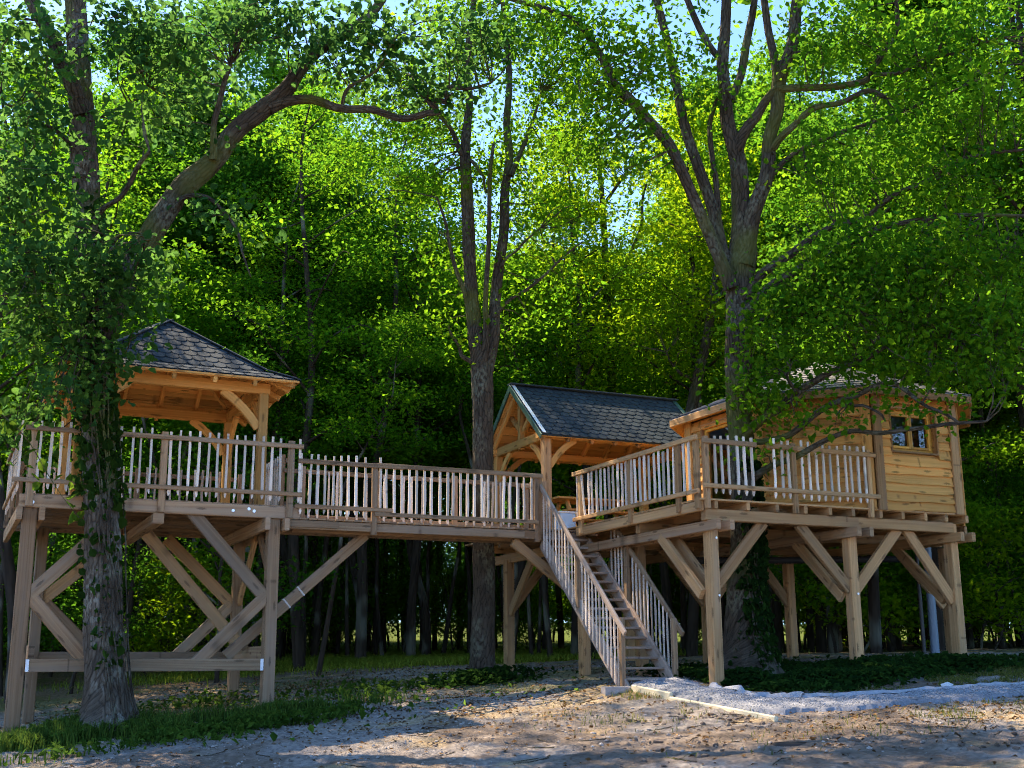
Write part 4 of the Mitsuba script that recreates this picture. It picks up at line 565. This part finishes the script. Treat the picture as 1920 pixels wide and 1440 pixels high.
"vols":[[2.29,30.0,14.05,0.81,0.73,0.81,9],[3.25,29.8,13.81,0.94,0.5,0.54,8],[1.84,30.0,12.56,0.81,0.61,0.68,8],[3.28,29.8,10.16,0.81,0.6,0.67,8],[1.79,29.8,10.74,0.81,0.6,0.67,8]]}}
PAL = {'left': ((.040, .125, .035), (.12, .25, .04)), 'center': ((.085, .26, .012), (.245, .43, .012)), 'right': ((.055, .20, .016), (.20, .385, .014)), 'leaning': ((.14, .30, .009), (.34, .47, .008)), 'thin': ((.15, .30, .008), (.34, .47, .008))}
LABT = {'left': ('ivy-clad oak trunk standing before the lookout platform railing, with a long leaning limb', 26), 'center': ('tall twin-stemmed tree rising behind the footbridge', 20), 'right': ('big spreading oak growing up through the raised deck before the cabin', 24),
        'leaning': ('slanting tree trunk leaning behind the open shelter and cabin roof', 12), 'thin': ('thin dark tree with a crooked side branch high above the shelter roof', 10)}
LEAF = {'left': (.112, 34, .29), 'center': (.09, 86, .40), 'right': (.088, 54, .33), 'leaning': (.12, 60, .42), 'thin': (.12, 60, .42)}
def frame_top(y): return EYE[2] + y * .60
for tn, td in TREES.items():
    r = np.random.default_rng(sum(map(ord, tn)))
    lab, sides = LABT[tn]; k = thing('oak_tree' if tn in ('left', 'right') else 'tree', lab, 'tree')
    P = np.array(td['trunk']); V, F, U = tube(P[:, :3], P[:, 3] * (.82 if tn == 'left' else .88), sides + (12 if sides > 15 else 0), .20 if sides > 15 else .1, 3, 7, .35 if sides > 15 else 0); put('trunk', V, F, 'mat_bark_pale' if tn == 'left' else 'mat_bark', k, uv=U, smooth=True)
    segs = []
    for li, lp in enumerate(td['limbs']):
        Q = np.array(lp); Q = np.c_[resample(Q, max(len(Q), 6))] if len(Q) < 6 else Q
        if li % 1 == 0 and len(Q) > 4: Q[1:-1, :3] += r.normal(size=(len(Q) - 2, 3)) * .02
        V, F, U = tube(Q[:, :3], Q[:, 3] * (.76 if tn == 'left' else .84), 12 if Q[0, 3] > .07 else 7, .16, 5 + li, 4); put('limb', V, F, 'mat_bark', k, uv=U, smooth=True)
        segs.append(resample(Q, max(4, int(len(Q) * 3))))
    S = np.vstack(segs)[:, :3]; size, per, rad = LEAF[tn]
    # clump centres inside the leaf masses, each hung on a twig from the nearest limb
    C, big = [], []
    for x, y, z, rx, ry, rz, n in td['vols']:
        u = r.normal(size=(n, 3)); u /= np.linalg.norm(u, axis=1, keepdims=True); u *= r.uniform(0, 1, (n, 1)) ** (1 / 2.4)
        far = z > frame_top(y) + .8
        C.append(np.array([x, y, z]) + u * [rx, ry, rz]); big += [far] * n
    C = np.vstack(C); big = np.array(big); tw = []
    # leaves also sprout along the outer parts of the limbs
    extra = np.vstack([s[int(len(s) * .55):, :3] for s in segs if s[-1, 3] < .06] or [S[:1]]); extra = extra + r.normal(size=extra.shape) * .22 + [0, 0, .08]
    keep = r.uniform(size=len(extra)) < {'left': .22, 'center': .45, 'right': .32}.get(tn, .6); extra = extra[keep]
    lv = [leaves(clumps(C[~big], r, per, rad), size, r, PAL[tn], .8, .8, .15, .66 if tn != 'left' else .72, rich=tn in ('left', 'right'), cl=per)]
    if big.any(): lv.append(leaves(clumps(C[big], r, int(per * 1.1), rad * 1.9), size * 1.5, r, PAL[tn], 1.0, .6, .1, .66))
    if len(extra): lv.append(leaves(clumps(extra, r, 16, .22), size, r, PAL[tn], .8, .8, .15, .66, rich=tn in ('left', 'right')))
    V, F, CC = cat(lv); put('foliage', V, F, 'mat_leaf', k, color=CC, kind='stuff')
    near = C[~big]; d = ((near[:, None, :] - S[None]) ** 2).sum(-1); idx = d.argmin(1)
    for c, i_, dd in zip(near, idx, d.min(1)):
        if dd > 6.0: continue
        a = S[i_]; m = (a + c) / 2 + r.normal(size=3) * .12 * math.sqrt(dd); m[2] += .08 * math.sqrt(dd)
        tw.append(tube([a, m, c, c + (c - m) * .25], [.014, .010, .006, .003], 4))
        for _ in range(2):
            e = c + r.normal(size=3) * rad; tw.append(tube([m * .3 + c * .7, (m * .3 + c * .7 + e) / 2 + r.normal(size=3) * .03, e], [.006, .004, .002], 3))
    V, F, U = cat(tw); put('twigs', V, F, 'mat_bark', k, uv=U, kind='stuff')
    if tn in ('left', 'right'):
        # ivy climbing the trunk
        Pz = resample(P, 300); zmin, zmax, a0, wid, n, pal = ((1.0, 8.0, -1.15, 1.3, 1350, ((.03, .085, .018), (.075, .16, .025))) if tn == 'left' else (.9, 4.1, -.75, .55, 1700, ((.018, .055, .016), (.05, .115, .02))))
        zz = r.uniform(zmin, zmax, n)
        if tn == 'left': zz = np.r_[zz[: n // 4], 3.2 + r.beta(1.2, 1.6, n - n // 4) * 5.0]
        ctr = np.stack([np.interp(zz, Pz[:, 2], Pz[:, q_]) for q_ in range(4)], 1); ang = a0 + r.normal(size=n) * wid * (1 if tn == 'right' else np.clip(.25 + (zz - 1) * .28, .25, 1))
        C2 = ctr[:, :3] + (ctr[:, 3:] * (.88 if tn == 'left' else .97) + np.abs(r.normal(size=(n, 1))) * .038) * np.c_[np.cos(ang), np.sin(ang), 0 * ang]
        V, F, CC = leaves(C2, .085 if tn == 'left' else .075, r, pal, .35, .6, .6, .85, rich=True); put('ivy', V, F, 'mat_leaf', k, color=CC, kind='stuff', label='ivy climbing the trunk')
        st_ = []
        for _ in range(7):
            zs = np.linspace(zmin - .8, zmax * r.uniform(.6, .95), 16); c = np.stack([np.interp(zs, Pz[:, 2], Pz[:, q_]) for q_ in range(4)], 1); an = a0 + r.normal() * wid * .7 + np.cumsum(r.normal(size=16) * .12)
            st_.append(tube(c[:, :3] + (c[:, 3:] + .012) * np.c_[np.cos(an), np.sin(an), 0 * an], np.full(16, .011), 5))
        V, F, U = cat(st_); put('ivy_stems', V, F, 'mat_bark', k, uv=U, kind='stuff')
# hanging sprigs in front of the left post
r = np.random.default_rng(31)
for nm, pts in (('hanging leafy sprig drooping in front of the left platform post', [(-7.6, 15.9, 4.75), (-7.15, 16.0, 4.2), (-6.95, 16.0, 3.75), (-6.85, 16.0, 3.3), (-6.9, 16.0, 2.9), (-6.95, 16.0, 2.6)]), ('low leafy sprig hanging before the platform edge beam left of the ivy trunk', [(-7.2, 16.2, 4.6), (-6.6, 16.3, 4.05), (-6.3, 16.3, 3.6), (-6.05, 16.3, 3.25), (-5.8, 16.35, 2.95)])):
    k = thing('hanging_sprig', nm, 'branch'); Q = resample(np.array(pts), 14); V, F, U = tube(pts, [.008, .007, .006, .005, .004, .003][:len(pts)], 5); put('stem', V, F, 'mat_bark', k, uv=U)
    for c in Q[2:]:
        for _ in range(2):
            V, F, CC = leaves((c + r.normal(size=3) * [.12, .08, .08])[None], .145, r, ((.06, .13, .015), (.13, .22, .02)), .5, .7, .8, .68, rich=True); put('leaf', V, F, 'mat_leaf', k, color=CC)
# ------------------------------------------------------------------ forest trees: a few grown kinds, set out one by one
def grow(seed, H, base, R, nl, per, size, pal, lean=.25, flat=.30, rad=.42, trunk_r=.14):
    r = np.random.default_rng(seed); zz = np.linspace(-.4, H, 9); off = np.cumsum(r.normal(size=(9, 2)) * lean * .45, axis=0); off -= off[0]; off[:2] *= .2
    TP = np.c_[off, zz]; TR = trunk_r * np.clip(1.06 - zz / H, .1, 1.05); parts = [tube(TP, TR, 9, .08, seed, 3)]; cs = []
    for i in range(nl):
        f = (i + .5) / nl; z = base + (H * .97 - base) * f; c = np.array([np.interp(z, zz, off[:, 0]), np.interp(z, zz, off[:, 1]), z]); az = i * 2.4 + r.normal() * .5
        prof = (math.sin(math.pi * min(1, .25 + f * .78)) ** .7) * R * r.uniform(.7, 1.15); d = np.array([math.cos(az), math.sin(az), 0]); up = r.uniform(.15, .65) if f < .8 else 1.2
        e = c + d * prof + EZ * prof * up; m = c + d * prof * .5 + EZ * prof * up * .62 + r.normal(size=3) * .15; e2 = e + d * prof * .15 - EZ * prof * .10
        rb = TR[np.searchsorted(zz, z, side='right') - 1] * .36 + .008; parts.append(tube([c, m, e, e2], [rb, rb * .6, rb * .28, .004], 5))
        Q = resample(np.array([c, m, e, e2]), 9)[3:]
        for q in Q:
            cs.append(q + np.cross(d, EZ) * r.normal() * prof * .26 + r.normal(size=3) * [.15, .15, .12])
    V, F, U = cat(parts); C = clumps(np.array(cs), r, per, rad, flat)
    lv = leaves(C, size, r, pal, 1.0, .6, .12, .64, cl=per); return (V, F, U), lv
YG = ((.14, .30, .010), (.35, .485, .009)); MG = ((.06, .21, .014), (.205, .39, .012)); DG = ((.038, .14, .014), (.12, .28, .014))
KINDS = {'a': grow(1, 17, 4.6, 3.0, 27, 154, 0.112, MG), 'b': grow(2, 19, 5.4, 3.4, 29, 156, 0.116, YG), 'c': grow(3, 15, 4.2, 2.6, 26, 145, 0.108, YG, .4), 'd': grow(4, 18, 6.4, 2.8, 25, 154, 0.116, DG), 'm': grow(9, 9.5, 5.5, 1.2, 10, 70, .11, MG, .45, trunk_r=.07), 'k': grow(8, 14.5, 3.4, 1.9, 24, 86, 0.108, YG, .35), 'i': grow(6, 15, 4.8, 2.3, 16, 78, 0.108, MG, .5), 'j': grow(7, 17, 7.5, 2.2, 20, 125, 0.112, DG, .35, trunk_r=.10), 'e': grow(5, 16, 2.2, 2.7, 27, 154, 0.108, MG, .3)}
SHRUB = {'f': grow(11, 3.6, .35, 1.35, 15, 36, .105, MG, .2, .5, .26, .03), 'g': grow(12, 2.4, .2, 1.1, 13, 34, .10, YG, .2, .5, .24, .022), 'h': grow(13, 5.5, .6, 1.6, 18, 53, 0.091, DG, .25, .45, .3, .045)}
for n, (tr, lv) in {**KINDS, **SHRUB}.items():
    scene['kind_trunk_' + n] = {'type': 'shapegroup', 'trunk': mikit.ply((tr[0], tr[1]), 'mat_far_bark', smooth=True, uv=tr[2])}
    scene['kind_crown_' + n] = {'type': 'shapegroup', 'crown': mikit.ply((lv[0], lv[1]), 'mat_leaf', color=lv[2])}
def plant(name, label, cat_, group, n, x, y, sc, rz, sz=1.0, lean=(0, 0)):
    k = thing(name, label, cat_, group); z = float(ground_xy(np.array(x), np.array(y)))
    M = T().translate([x, y, z]).rotate([1, 0, 0], lean[0]).rotate([0, 1, 0], lean[1]).rotate([0, 0, 1], rz).scale([sc, sc, sc * sz])
    for p in ('trunk', 'crown'): scene[f'{k}__{p}'] = {'type': 'instance', 'group': {'type': 'ref', 'id': f'kind_{p}_{n}'}, 'to_world': M}
def az_px(x, y): return 960 + 2284 * x / (y * .985)             # bearing of a spot, only to leave the photograph's clearings open
def open_sky(u):                                               # how steeply (rise over run) the wood's edge may rise in this bearing
    lims = [(-9e9, .9), (480, .9), (640, .62), (735, .43), (840, .43), (880, .50), (1080, .50), (1150, .43), (1250, .43), (1300, .52), (1480, .56), (1600, .66), (1720, .9), (9e9, .9)]
    return float(np.interp(u, [a for a, _ in lims], [b for _, b in lims]))
r = np.random.default_rng(5); spots = []
def ok(x, y, dmin): return all((x - a) ** 2 + (y - b) ** 2 > dmin ** 2 for a, b in spots)
fixed = [(-11.3, 22.5, 'i', 1.0), (-9.6, 24.0, 'i', .95), (-4.6, 27.0, 'i', 1.0), (-3.6, 29.5, 'i', 1.0), (-6.2, 28.5, 'i', .9), (-10.8, 27.6, 'i', 1.0), (-2.6, 31.5, 'a', .9), (9.35, 21.6, 'd', 1.0), (8.2, 24.0, 'e', .9), (10.9, 22.8, 'a', 1.0), (6.75, 23.2, 'd', .8)]
tries = []
for _ in range(2500):                                           # the wood's sunlit edge behind the bridge and the shelter
    x, y = r.uniform(-6.2, 5.6), r.uniform(28.6, 33.4); u = az_px(x, y)
    if 540 < u < 1335 and (y < 31 if u > 885 else y > 31.2) and all((x - a[0]) ** 2 + (y - a[1]) ** 2 > 1.75 ** 2 for a in fixed): fixed.append((x, y, 'k', r.uniform(.85, 1.0)))
for x, y, n, s_ in fixed: spots.append((x, y)); tries.append((x, y, n, s_))
for _ in range(6000):
    x, y = r.uniform(-38, 34), r.uniform(21.5, 62); s, t = to_st(x, y); u = az_px(x, y)
    if t < 6.2 and -4 < s < 17.5: continue
    if y < 27 and abs(u - 960) < 900 and t < 8.5: continue
    if 560 < u < 900 and y < 31: continue
    if -17 < x < 3 and y < 32.5: continue
    if 3 <= x < 9 and y < 28: continue
    if 960 < u < 1330 and y < 27.5: continue
    if 560 < u < 1340 and y < 39: continue
    if 480 < u < 1400 and y > 45: continue
    if -13 < x < -4 and y < 38 and r.uniform() < .6: continue
    if not ok(x, y, 2.5 if y < 33 else 1.8 if y < 44 else 2.2): continue
    if len(tries) > 215: break
    spots.append((x, y)); tries.append((x, y, 'bdj'[int(r.integers(3))] if 980 < u < 1300 and y < 48 else 'abcdj'[int(r.integers(5))] if y < 42 else 'abcde'[int(r.integers(5))], r.uniform(.8, 1.12)))
def forest_label(x, y, n):
    u = az_px(x, y); z = 'beyond the left edge of the lookout platform' if u < 40 else 'behind the lookout platform' if u < 560 else 'behind the footbridge' if u < 930 else 'behind the open shelter' if u < 1290 else 'behind the cabin' if u < 1800 else 'beyond the right end of the cabin'
    row = 'foremost' if y < 30 else 'middle-distance' if y < 43 else 'distant'
    l = f"{row} {dict(a='bushy', b='tall yellow-green', c='crooked yellow-green', d='tall dark green', e='low-crowned', i='thin sparse-leaved', j='slender high-crowned', k='slim bright yellow-green', m='thin-stemmed young')[n]} tree of the wood {z}"
    return l, 'tree', l.replace(' tree of', ' trees of')
HT = {'a': 17, 'b': 19, 'c': 15, 'd': 18, 'e': 16, 'i': 15, 'j': 17, 'k': 14.5, 'm': 9.5}
for x, y, n, sc in tries:
    if y > 44 and az_px(x, y) < 620: sc *= 1.42
    zmax = (open_sky(az_px(x, y)) * y if y < 33.5 or not 540 < az_px(x, y) < 1340 else min(open_sky(az_px(x, y)), .34) * y) + EYE[2] - 1.0; sz = min(1.0, zmax / (HT[n] * sc))
    if sz < .62: sc *= max(.55, sz / .8); sz = zmax / (HT[n] * sc)
    plant('forest_tree', *forest_label(x, y, n), n, x, y, sc, r.uniform(0, 360), min(sz, 1.0), (r.normal() * 1.5, r.normal() * 2.0))
for x, y in ((17.5, 13), (20, 9.5), (22, 15), (24.5, 6), (26, 11.5), (19.5, 17.5)): plant('forest_tree', 'tall tree standing beyond the right end of the clearing, mirrored in the cabin window', 'tree', 'trees to the right of the clearing', 'd', x, y, .9, x * 40)
poles = 0
for _ in range(3000):
    x, y = r.uniform(-12, 14), r.uniform(27, 46); u = az_px(x, y); s, t = to_st(x, y)
    if t < 7 or (620 < u < 1340 and y < 39) or (600 < u < 880 and y < 33) or (940 < u < 1300 and r.uniform() > .3) or (-17 < x < 3 and y < 31.5) or not ok(x, y, 1.0): continue
    spots.append((x, y)); poles += 1; sc = r.uniform(.75, 1.0); zmax = min(open_sky(u), .34 if 600 < u < 1340 else 9) * y; plant('forest_tree', *forest_label(x, y, 'j'), 'j', x, y, sc, r.uniform(0, 360), min(1, zmax / (17 * sc)), (r.normal() * 2, r.normal() * 2.5))
    if poles > 75: break
poles = 0
for _ in range(4000):
    x, y = r.uniform(-12, 12), r.uniform(25, 41); u = az_px(x, y); s, t = to_st(x, y)
    if t < 6 or (600 < u < 885 and y < 31) or not ok(x, y, .7): continue
    spots.append((x, y)); poles += 1; plant('forest_tree', *forest_label(x, y, 'm'), 'm', x, y, r.uniform(.7, 1.1), r.uniform(0, 360), 1.0, (r.normal() * 3, r.normal() * 4))
    if poles > 85: break
sh_n = 0
for _ in range(900):
    x, y = r.uniform(-17, 17), r.uniform(37, 46); u = az_px(x, y)
    if (985 < u < 1090) or not ok(x, y, 1.0): continue
    spots.append((x, y)); sh_n += 1; plant('forest_shrub', *[q_.replace('bushy tree', 'low bright sapling') for q_ in forest_label(x, y, 'a')[:1]], 'shrub', forest_label(x, y, 'a')[0].replace('bushy tree', 'low bright saplings'), 'fg'[int(r.integers(2))], x, y, r.uniform(.8, 1.2), r.uniform(0, 360))
    if sh_n > 70: break
sh_n = 0
for _ in range(4000):
    x, y = r.uniform(-22, 22), r.uniform(24, 47); s, t = to_st(x, y); u = az_px(x, y)
    if t < 6.5 and -3.5 < s < 16.5: continue
    if 560 < u < 920 and y < 34: continue
    if y < 33 and r.uniform() < .6: continue
    if 980 < u < 1330 and r.uniform() > .12 and y < 45: continue
    if not ok(x, y, .9): continue
    spots.append((x, y)); sh_n += 1; n = 'fgh'[int(r.integers(3))]; l = forest_label(x, y, 'a')[0].replace('bushy tree', dict(f='mid-sized sapling', g='low yellow-green sapling', h='tall dark sapling')[n])
    plant('forest_shrub', l, 'shrub', l.replace('sapling', 'saplings'), n, x, y, r.uniform(.75, 1.25), r.uniform(0, 360))
    if sh_n > 95: break
for _ in range(600):
    x, y = r.uniform(-24, 24), r.uniform(47, 58)
    if not ok(x, y, 1.3): continue
    spots.append((x, y)); sh_n += 1
    plant('forest_shrub', 'tall leafy undergrowth at the far back of the wood', 'shrub', 'undergrowth at the far back of the wood', 'fh'[int(r.integers(2))], x, y, r.uniform(1.0, 1.4), r.uniform(0, 360))
    if sh_n > 210: break
# ------------------------------------------------------------------ ground cover
def blades(P, h, r, pal, w=.010, lean=.45):
    n = len(P); az = r.uniform(0, 6.283, n); d = np.c_[np.cos(az), np.sin(az), 0 * az]; s = np.c_[-np.sin(az), np.cos(az), 0 * az]; h = (h * r.uniform(.5, 1.3, n))[:, None]; l = h * lean * r.uniform(.2, 1.5, (n, 1))
    V = np.stack([P - s * w, P + s * w, P + EZ * h * .6 + d * l * .35 + s * w * .7, P + EZ * h * .6 + d * l * .35 - s * w * .7, P + EZ * h * .95 + d * l], 1); f = np.array([[0, 1, 2], [0, 2, 3], [3, 2, 4]])
    F = (np.arange(n)[:, None, None] * 5 + f[None]).reshape(-1, 3); k = r.uniform(size=(n, 1)); c = (np.array(pal[0]) * (1 - k) + np.array(pal[1]) * k) * r.uniform(.75, 1.25, (n, 1)); return V.reshape(-1, 3), F, np.repeat(c, 5, 0)
def patch(name, label, catg, fields, r, kind):
    out = []
    for s, t, rs, rt, n in fields:
        a = r.normal(size=(n, 2)) * .5; P = drop(LL(np.c_[s + a[:, 0] * rs, t + a[:, 1] * rt, np.zeros(n)]))
        if kind == 'ivy': sv, tv = to_st(P[:, 0], P[:, 1]); P = P[(sv > 9.2 + .1 * r.normal(size=n)) | (tv > -1)]; n = len(P)
        if kind in ('grass', 'short', 'weed'): P = P[nnoise(P * 1.7, 5) + .35 * nnoise(P * 5.0, 6) > (.62 if kind != 'weed' else .66)]; n = len(P)
        if kind == 'grass': out.append(blades(P, .20, r, ((.045, .095, .02), (.12, .19, .03))))
        elif kind == 'short': out.append(blades(P, .065, r, ((.07, .11, .02), (.22, .21, .06)), .005, .9))
        elif kind == 'meadow': out.append(blades(P, .16, r, ((.14, .21, .02), (.30, .36, .05)), .009, .8))
        elif kind == 'weed': P[:, 2] += r.uniform(.02, .17, n); out.append(leaves(P, .095, r, ((.05, .12, .02), (.11, .20, .03)), .9, .55, .2, .6, rich=False))
        elif kind == 'ivy': P[:, 2] += r.uniform(.02, .26, n) * nnoise(P * 1.5, 4); out.append(leaves(P, .085, r, ((.018, .055, .016), (.055, .125, .022)), 1.0, .5, .15, .85, rich=False))
        elif kind == 'litter': P[:, 2] += .012; out.append(leaves(P, .055, r, ((.07, .045, .025), (.26, .165, .085)), 1.2, .4, 0, .6))
    V, F, C = cat(out); put(name, V, F, 'mat_grass' if kind in ('grass', 'short', 'meadow') else 'mat_leaf', color=C); labels[name] = {'label': label, 'category': catg, 'kind': 'stuff'}
r = np.random.default_rng(77)
r = np.random.default_rng(77)
patch('grass', 'tufts of green grass round the feet of the lookout platform posts', 'grass', [(.6, -.9, 1.6, 1.0, 4200), (2.2, -.9, 1.7, .8, 4600), (3.6, -.8, 1.5, .7, 3600), (1.0, -.2, .8, .6, 1800), (-.8, -1.4, 1.4, 1.2, 2200), (4.3, -.4, .8, .5, 900)], r, 'grass')
patch('weeds', 'low broad-leaved weeds along the edge of the bare ground at the left', 'weed', [(2.6, -1.6, 1.6, .5, 1500), (3.9, -1.2, 1.2, .5, 1300), (1.4, -1.2, 1.2, .6, 800), (.9, -.1, .7, .4, 900), (5.6, 1.2, .8, .5, 260), (3.4, 2.6, 2.0, 1.2, 700), (3.2, -2.0, 3.0, 1.1, 900), (.4, -1.8, 1.8, 1.0, 700), (5.0, .4, 2.2, 1.4, 500)], r, 'weed')
patch('ground_ivy', 'dark ivy carpeting the ground round the foot of the big oak', 'ivy', [(10.4, -3.6, 1.7, .9, 5200), (11.2, -4.7, 2.2, .7, 4600), (10.0, -2.4, 1.4, 1.4, 3200), (10.2, -4.6, 1.0, .7, 2200), (9.75, -3.2, .7, .8, 1400), (7.5, 1.0, 1.0, .7, 1500), (12.6, -4.8, 1.6, .7, 1500)], r, 'ivy')
patch('short_grass', 'short dry grass scattered over the bare ground', 'grass', [(13.2, -5.2, 3.0, 1.1, 7000), (15.5, -5.4, 3.0, 1.2, 5000), (7.9, -3.6, .9, .8, 650), (7.0, -5.0, 1.2, 1.2, 500), (9.4, -8.0, 2.4, .8, 900), (6.6, -.6, .9, .5, 700), (5.8, 2.6, 2.2, 1.6, 1800), (12.0, -5.9, 1.8, .5, 2600), (3.0, 2.2, 2.4, 1.5, 1500)], r, 'short')
patch('meadow_grass', 'sunlit grass at the far edge of the clearing behind the stair', 'grass', [(9.5, 9.5, 4.0, 2.0, 9000), (13.0, 11.5, 5.5, 3.0, 9000), (6.0, 9.0, 4.0, 1.6, 5000), (10, 6.5, 3.0, 1.2, 3000), (16, 15, 8, 5, 9000), (13, 24, 8, 8, 9000)], r, 'meadow')
tw = []                                                        # fallen twigs
for _ in range(260):
    c = LL(np.array([r.uniform(-1, 13), r.uniform(-9.5, 2.5), 0.])); az = r.uniform(0, 6.283); ln = r.uniform(.08, .45); d = np.array([math.cos(az), math.sin(az), 0])
    P = drop(np.array([c - d * ln / 2, c + r.normal(size=3) * .02, c + d * ln / 2, c + d * ln * .5 + np.cross(d, EZ) * .05]), .012); tw.append(tube(P, [.006, .005, .004, .002], 4))
V, F, U = cat(tw); put('fallen_twigs', V, F, 'mat_bark', uv=U); labels['fallen_twigs'] = {'label': 'thin dead twigs lying about on the bare ground', 'category': 'twigs', 'kind': 'stuff'}
patch('leaf_litter', 'fallen brown leaves scattered over the ground', 'leaves', [(6, -2, 5, 4, 2600), (10, -8, 5, 2, 1500), (5, 4, 6, 3, 2600), (2, 1, 3, 2, 900)], r, 'litter')
ico = np.array([[0, 0, 1], [.9, 0, .45], [.28, .85, .45], [-.72, .53, .45], [-.72, -.53, .45], [.28, -.85, .45], [.72, .53, -.4], [-.28, .85, -.4], [-.9, 0, -.4], [-.28, -.85, -.4], [.72, -.53, -.4]])
icf = np.array([[0, 1, 2], [0, 2, 3], [0, 3, 4], [0, 4, 5], [0, 5, 1], [1, 6, 2], [2, 6, 7], [2, 7, 3], [3, 7, 8], [3, 8, 4], [4, 8, 9], [4, 9, 5], [5, 9, 10], [5, 10, 1], [1, 10, 6]])
def stones(P, lo, hi, r, pal):
    n = len(P); s = lo + (hi - lo) * r.uniform(size=(n, 1, 1)) ** 2.6; V = ico[None] * (1 + r.normal(size=(n, 11, 1)) * .16) * s * r.uniform(.6, 1.3, (n, 1, 3)); a = r.uniform(0, 6.283, n); c, q = np.cos(a), np.sin(a)
    V = np.stack([V[..., 0] * c[:, None] - V[..., 1] * q[:, None], V[..., 0] * q[:, None] + V[..., 1] * c[:, None], V[..., 2] * .7], -1) + P[:, None, :]
    k = r.uniform(size=(n, 1)); return V.reshape(-1, 3), (np.arange(n)[:, None, None] * 11 + icf[None]).reshape(-1, 3), np.repeat((np.array(pal[0]) * (1 - k) + np.array(pal[1]) * k), 11, 0)
a = r.uniform(size=(9000, 2)); P = drop(LL(np.c_[-1 + a[:, 0] * 15, -10.5 + a[:, 1] ** .8 * 12.5, np.zeros(9000)])); P = P[nnoise(P * .9, 12) > .36]
V, F, C = stones(P, .006, .032, r, ((.11, .09, .075), (.36, .33, .30))); put('pebbles', V, F, 'mat_stone', color=C); labels['pebbles'] = {'label': 'small pale stones and grit strewn over the bare earth', 'category': 'stones', 'kind': 'stuff'}
a = r.uniform(size=(2600, 2)); P = drop(LL(np.c_[3 + a[:, 0] * 11, -10.5 + a[:, 1] * 5.5, np.zeros(2600)])); P = P[nnoise(P * 1.2, 22) > .52]
V, F, C = stones(P, .010, .055, r, ((.07, .052, .04), (.18, .14, .11))); put('soil_clods', V, F, 'mat_stone', color=C); labels['soil_clods'] = {'label': 'brown clods of turned earth in the foreground', 'category': 'soil', 'kind': 'stuff'}
idx = r.integers(0, len(path_pts), 15000); P = path_pts[idx] + r.normal(size=(15000, 3)) * [.06, .06, .002] - [0, 0, .002]
V, F, C = stones(P, .005, .012, r, ((.12, .13, .145), (.33, .34, .36))); put('path_gravel', V, F, 'mat_stone', color=C); labels['path_gravel'] = {'label': 'loose grey chippings on the gravel path', 'category': 'gravel', 'kind': 'stuff'}
V, F, C = stones(drop(LL(np.array([[10.9, -6.25, 0.]])), .03), .075, .08, r, ((.6, .6, .61), (.65, .65, .65))); put('white_stone', V, F, 'mat_stone', color=C, smooth=False); labels['white_stone'] = {'label': 'single white stone lying beyond the path at the right', 'category': 'stone'}
V, F, C = stones(drop(LL(np.array([[6.75, -8.35, 0.]])), -.02), .15, .16, r, ((.06, .045, .035), (.08, .06, .045))); put('earth_mound', V, F, 'mat_stone', color=C, smooth=True); labels['earth_mound'] = {'label': 'dark lump of earth in the right foreground', 'category': 'soil'}
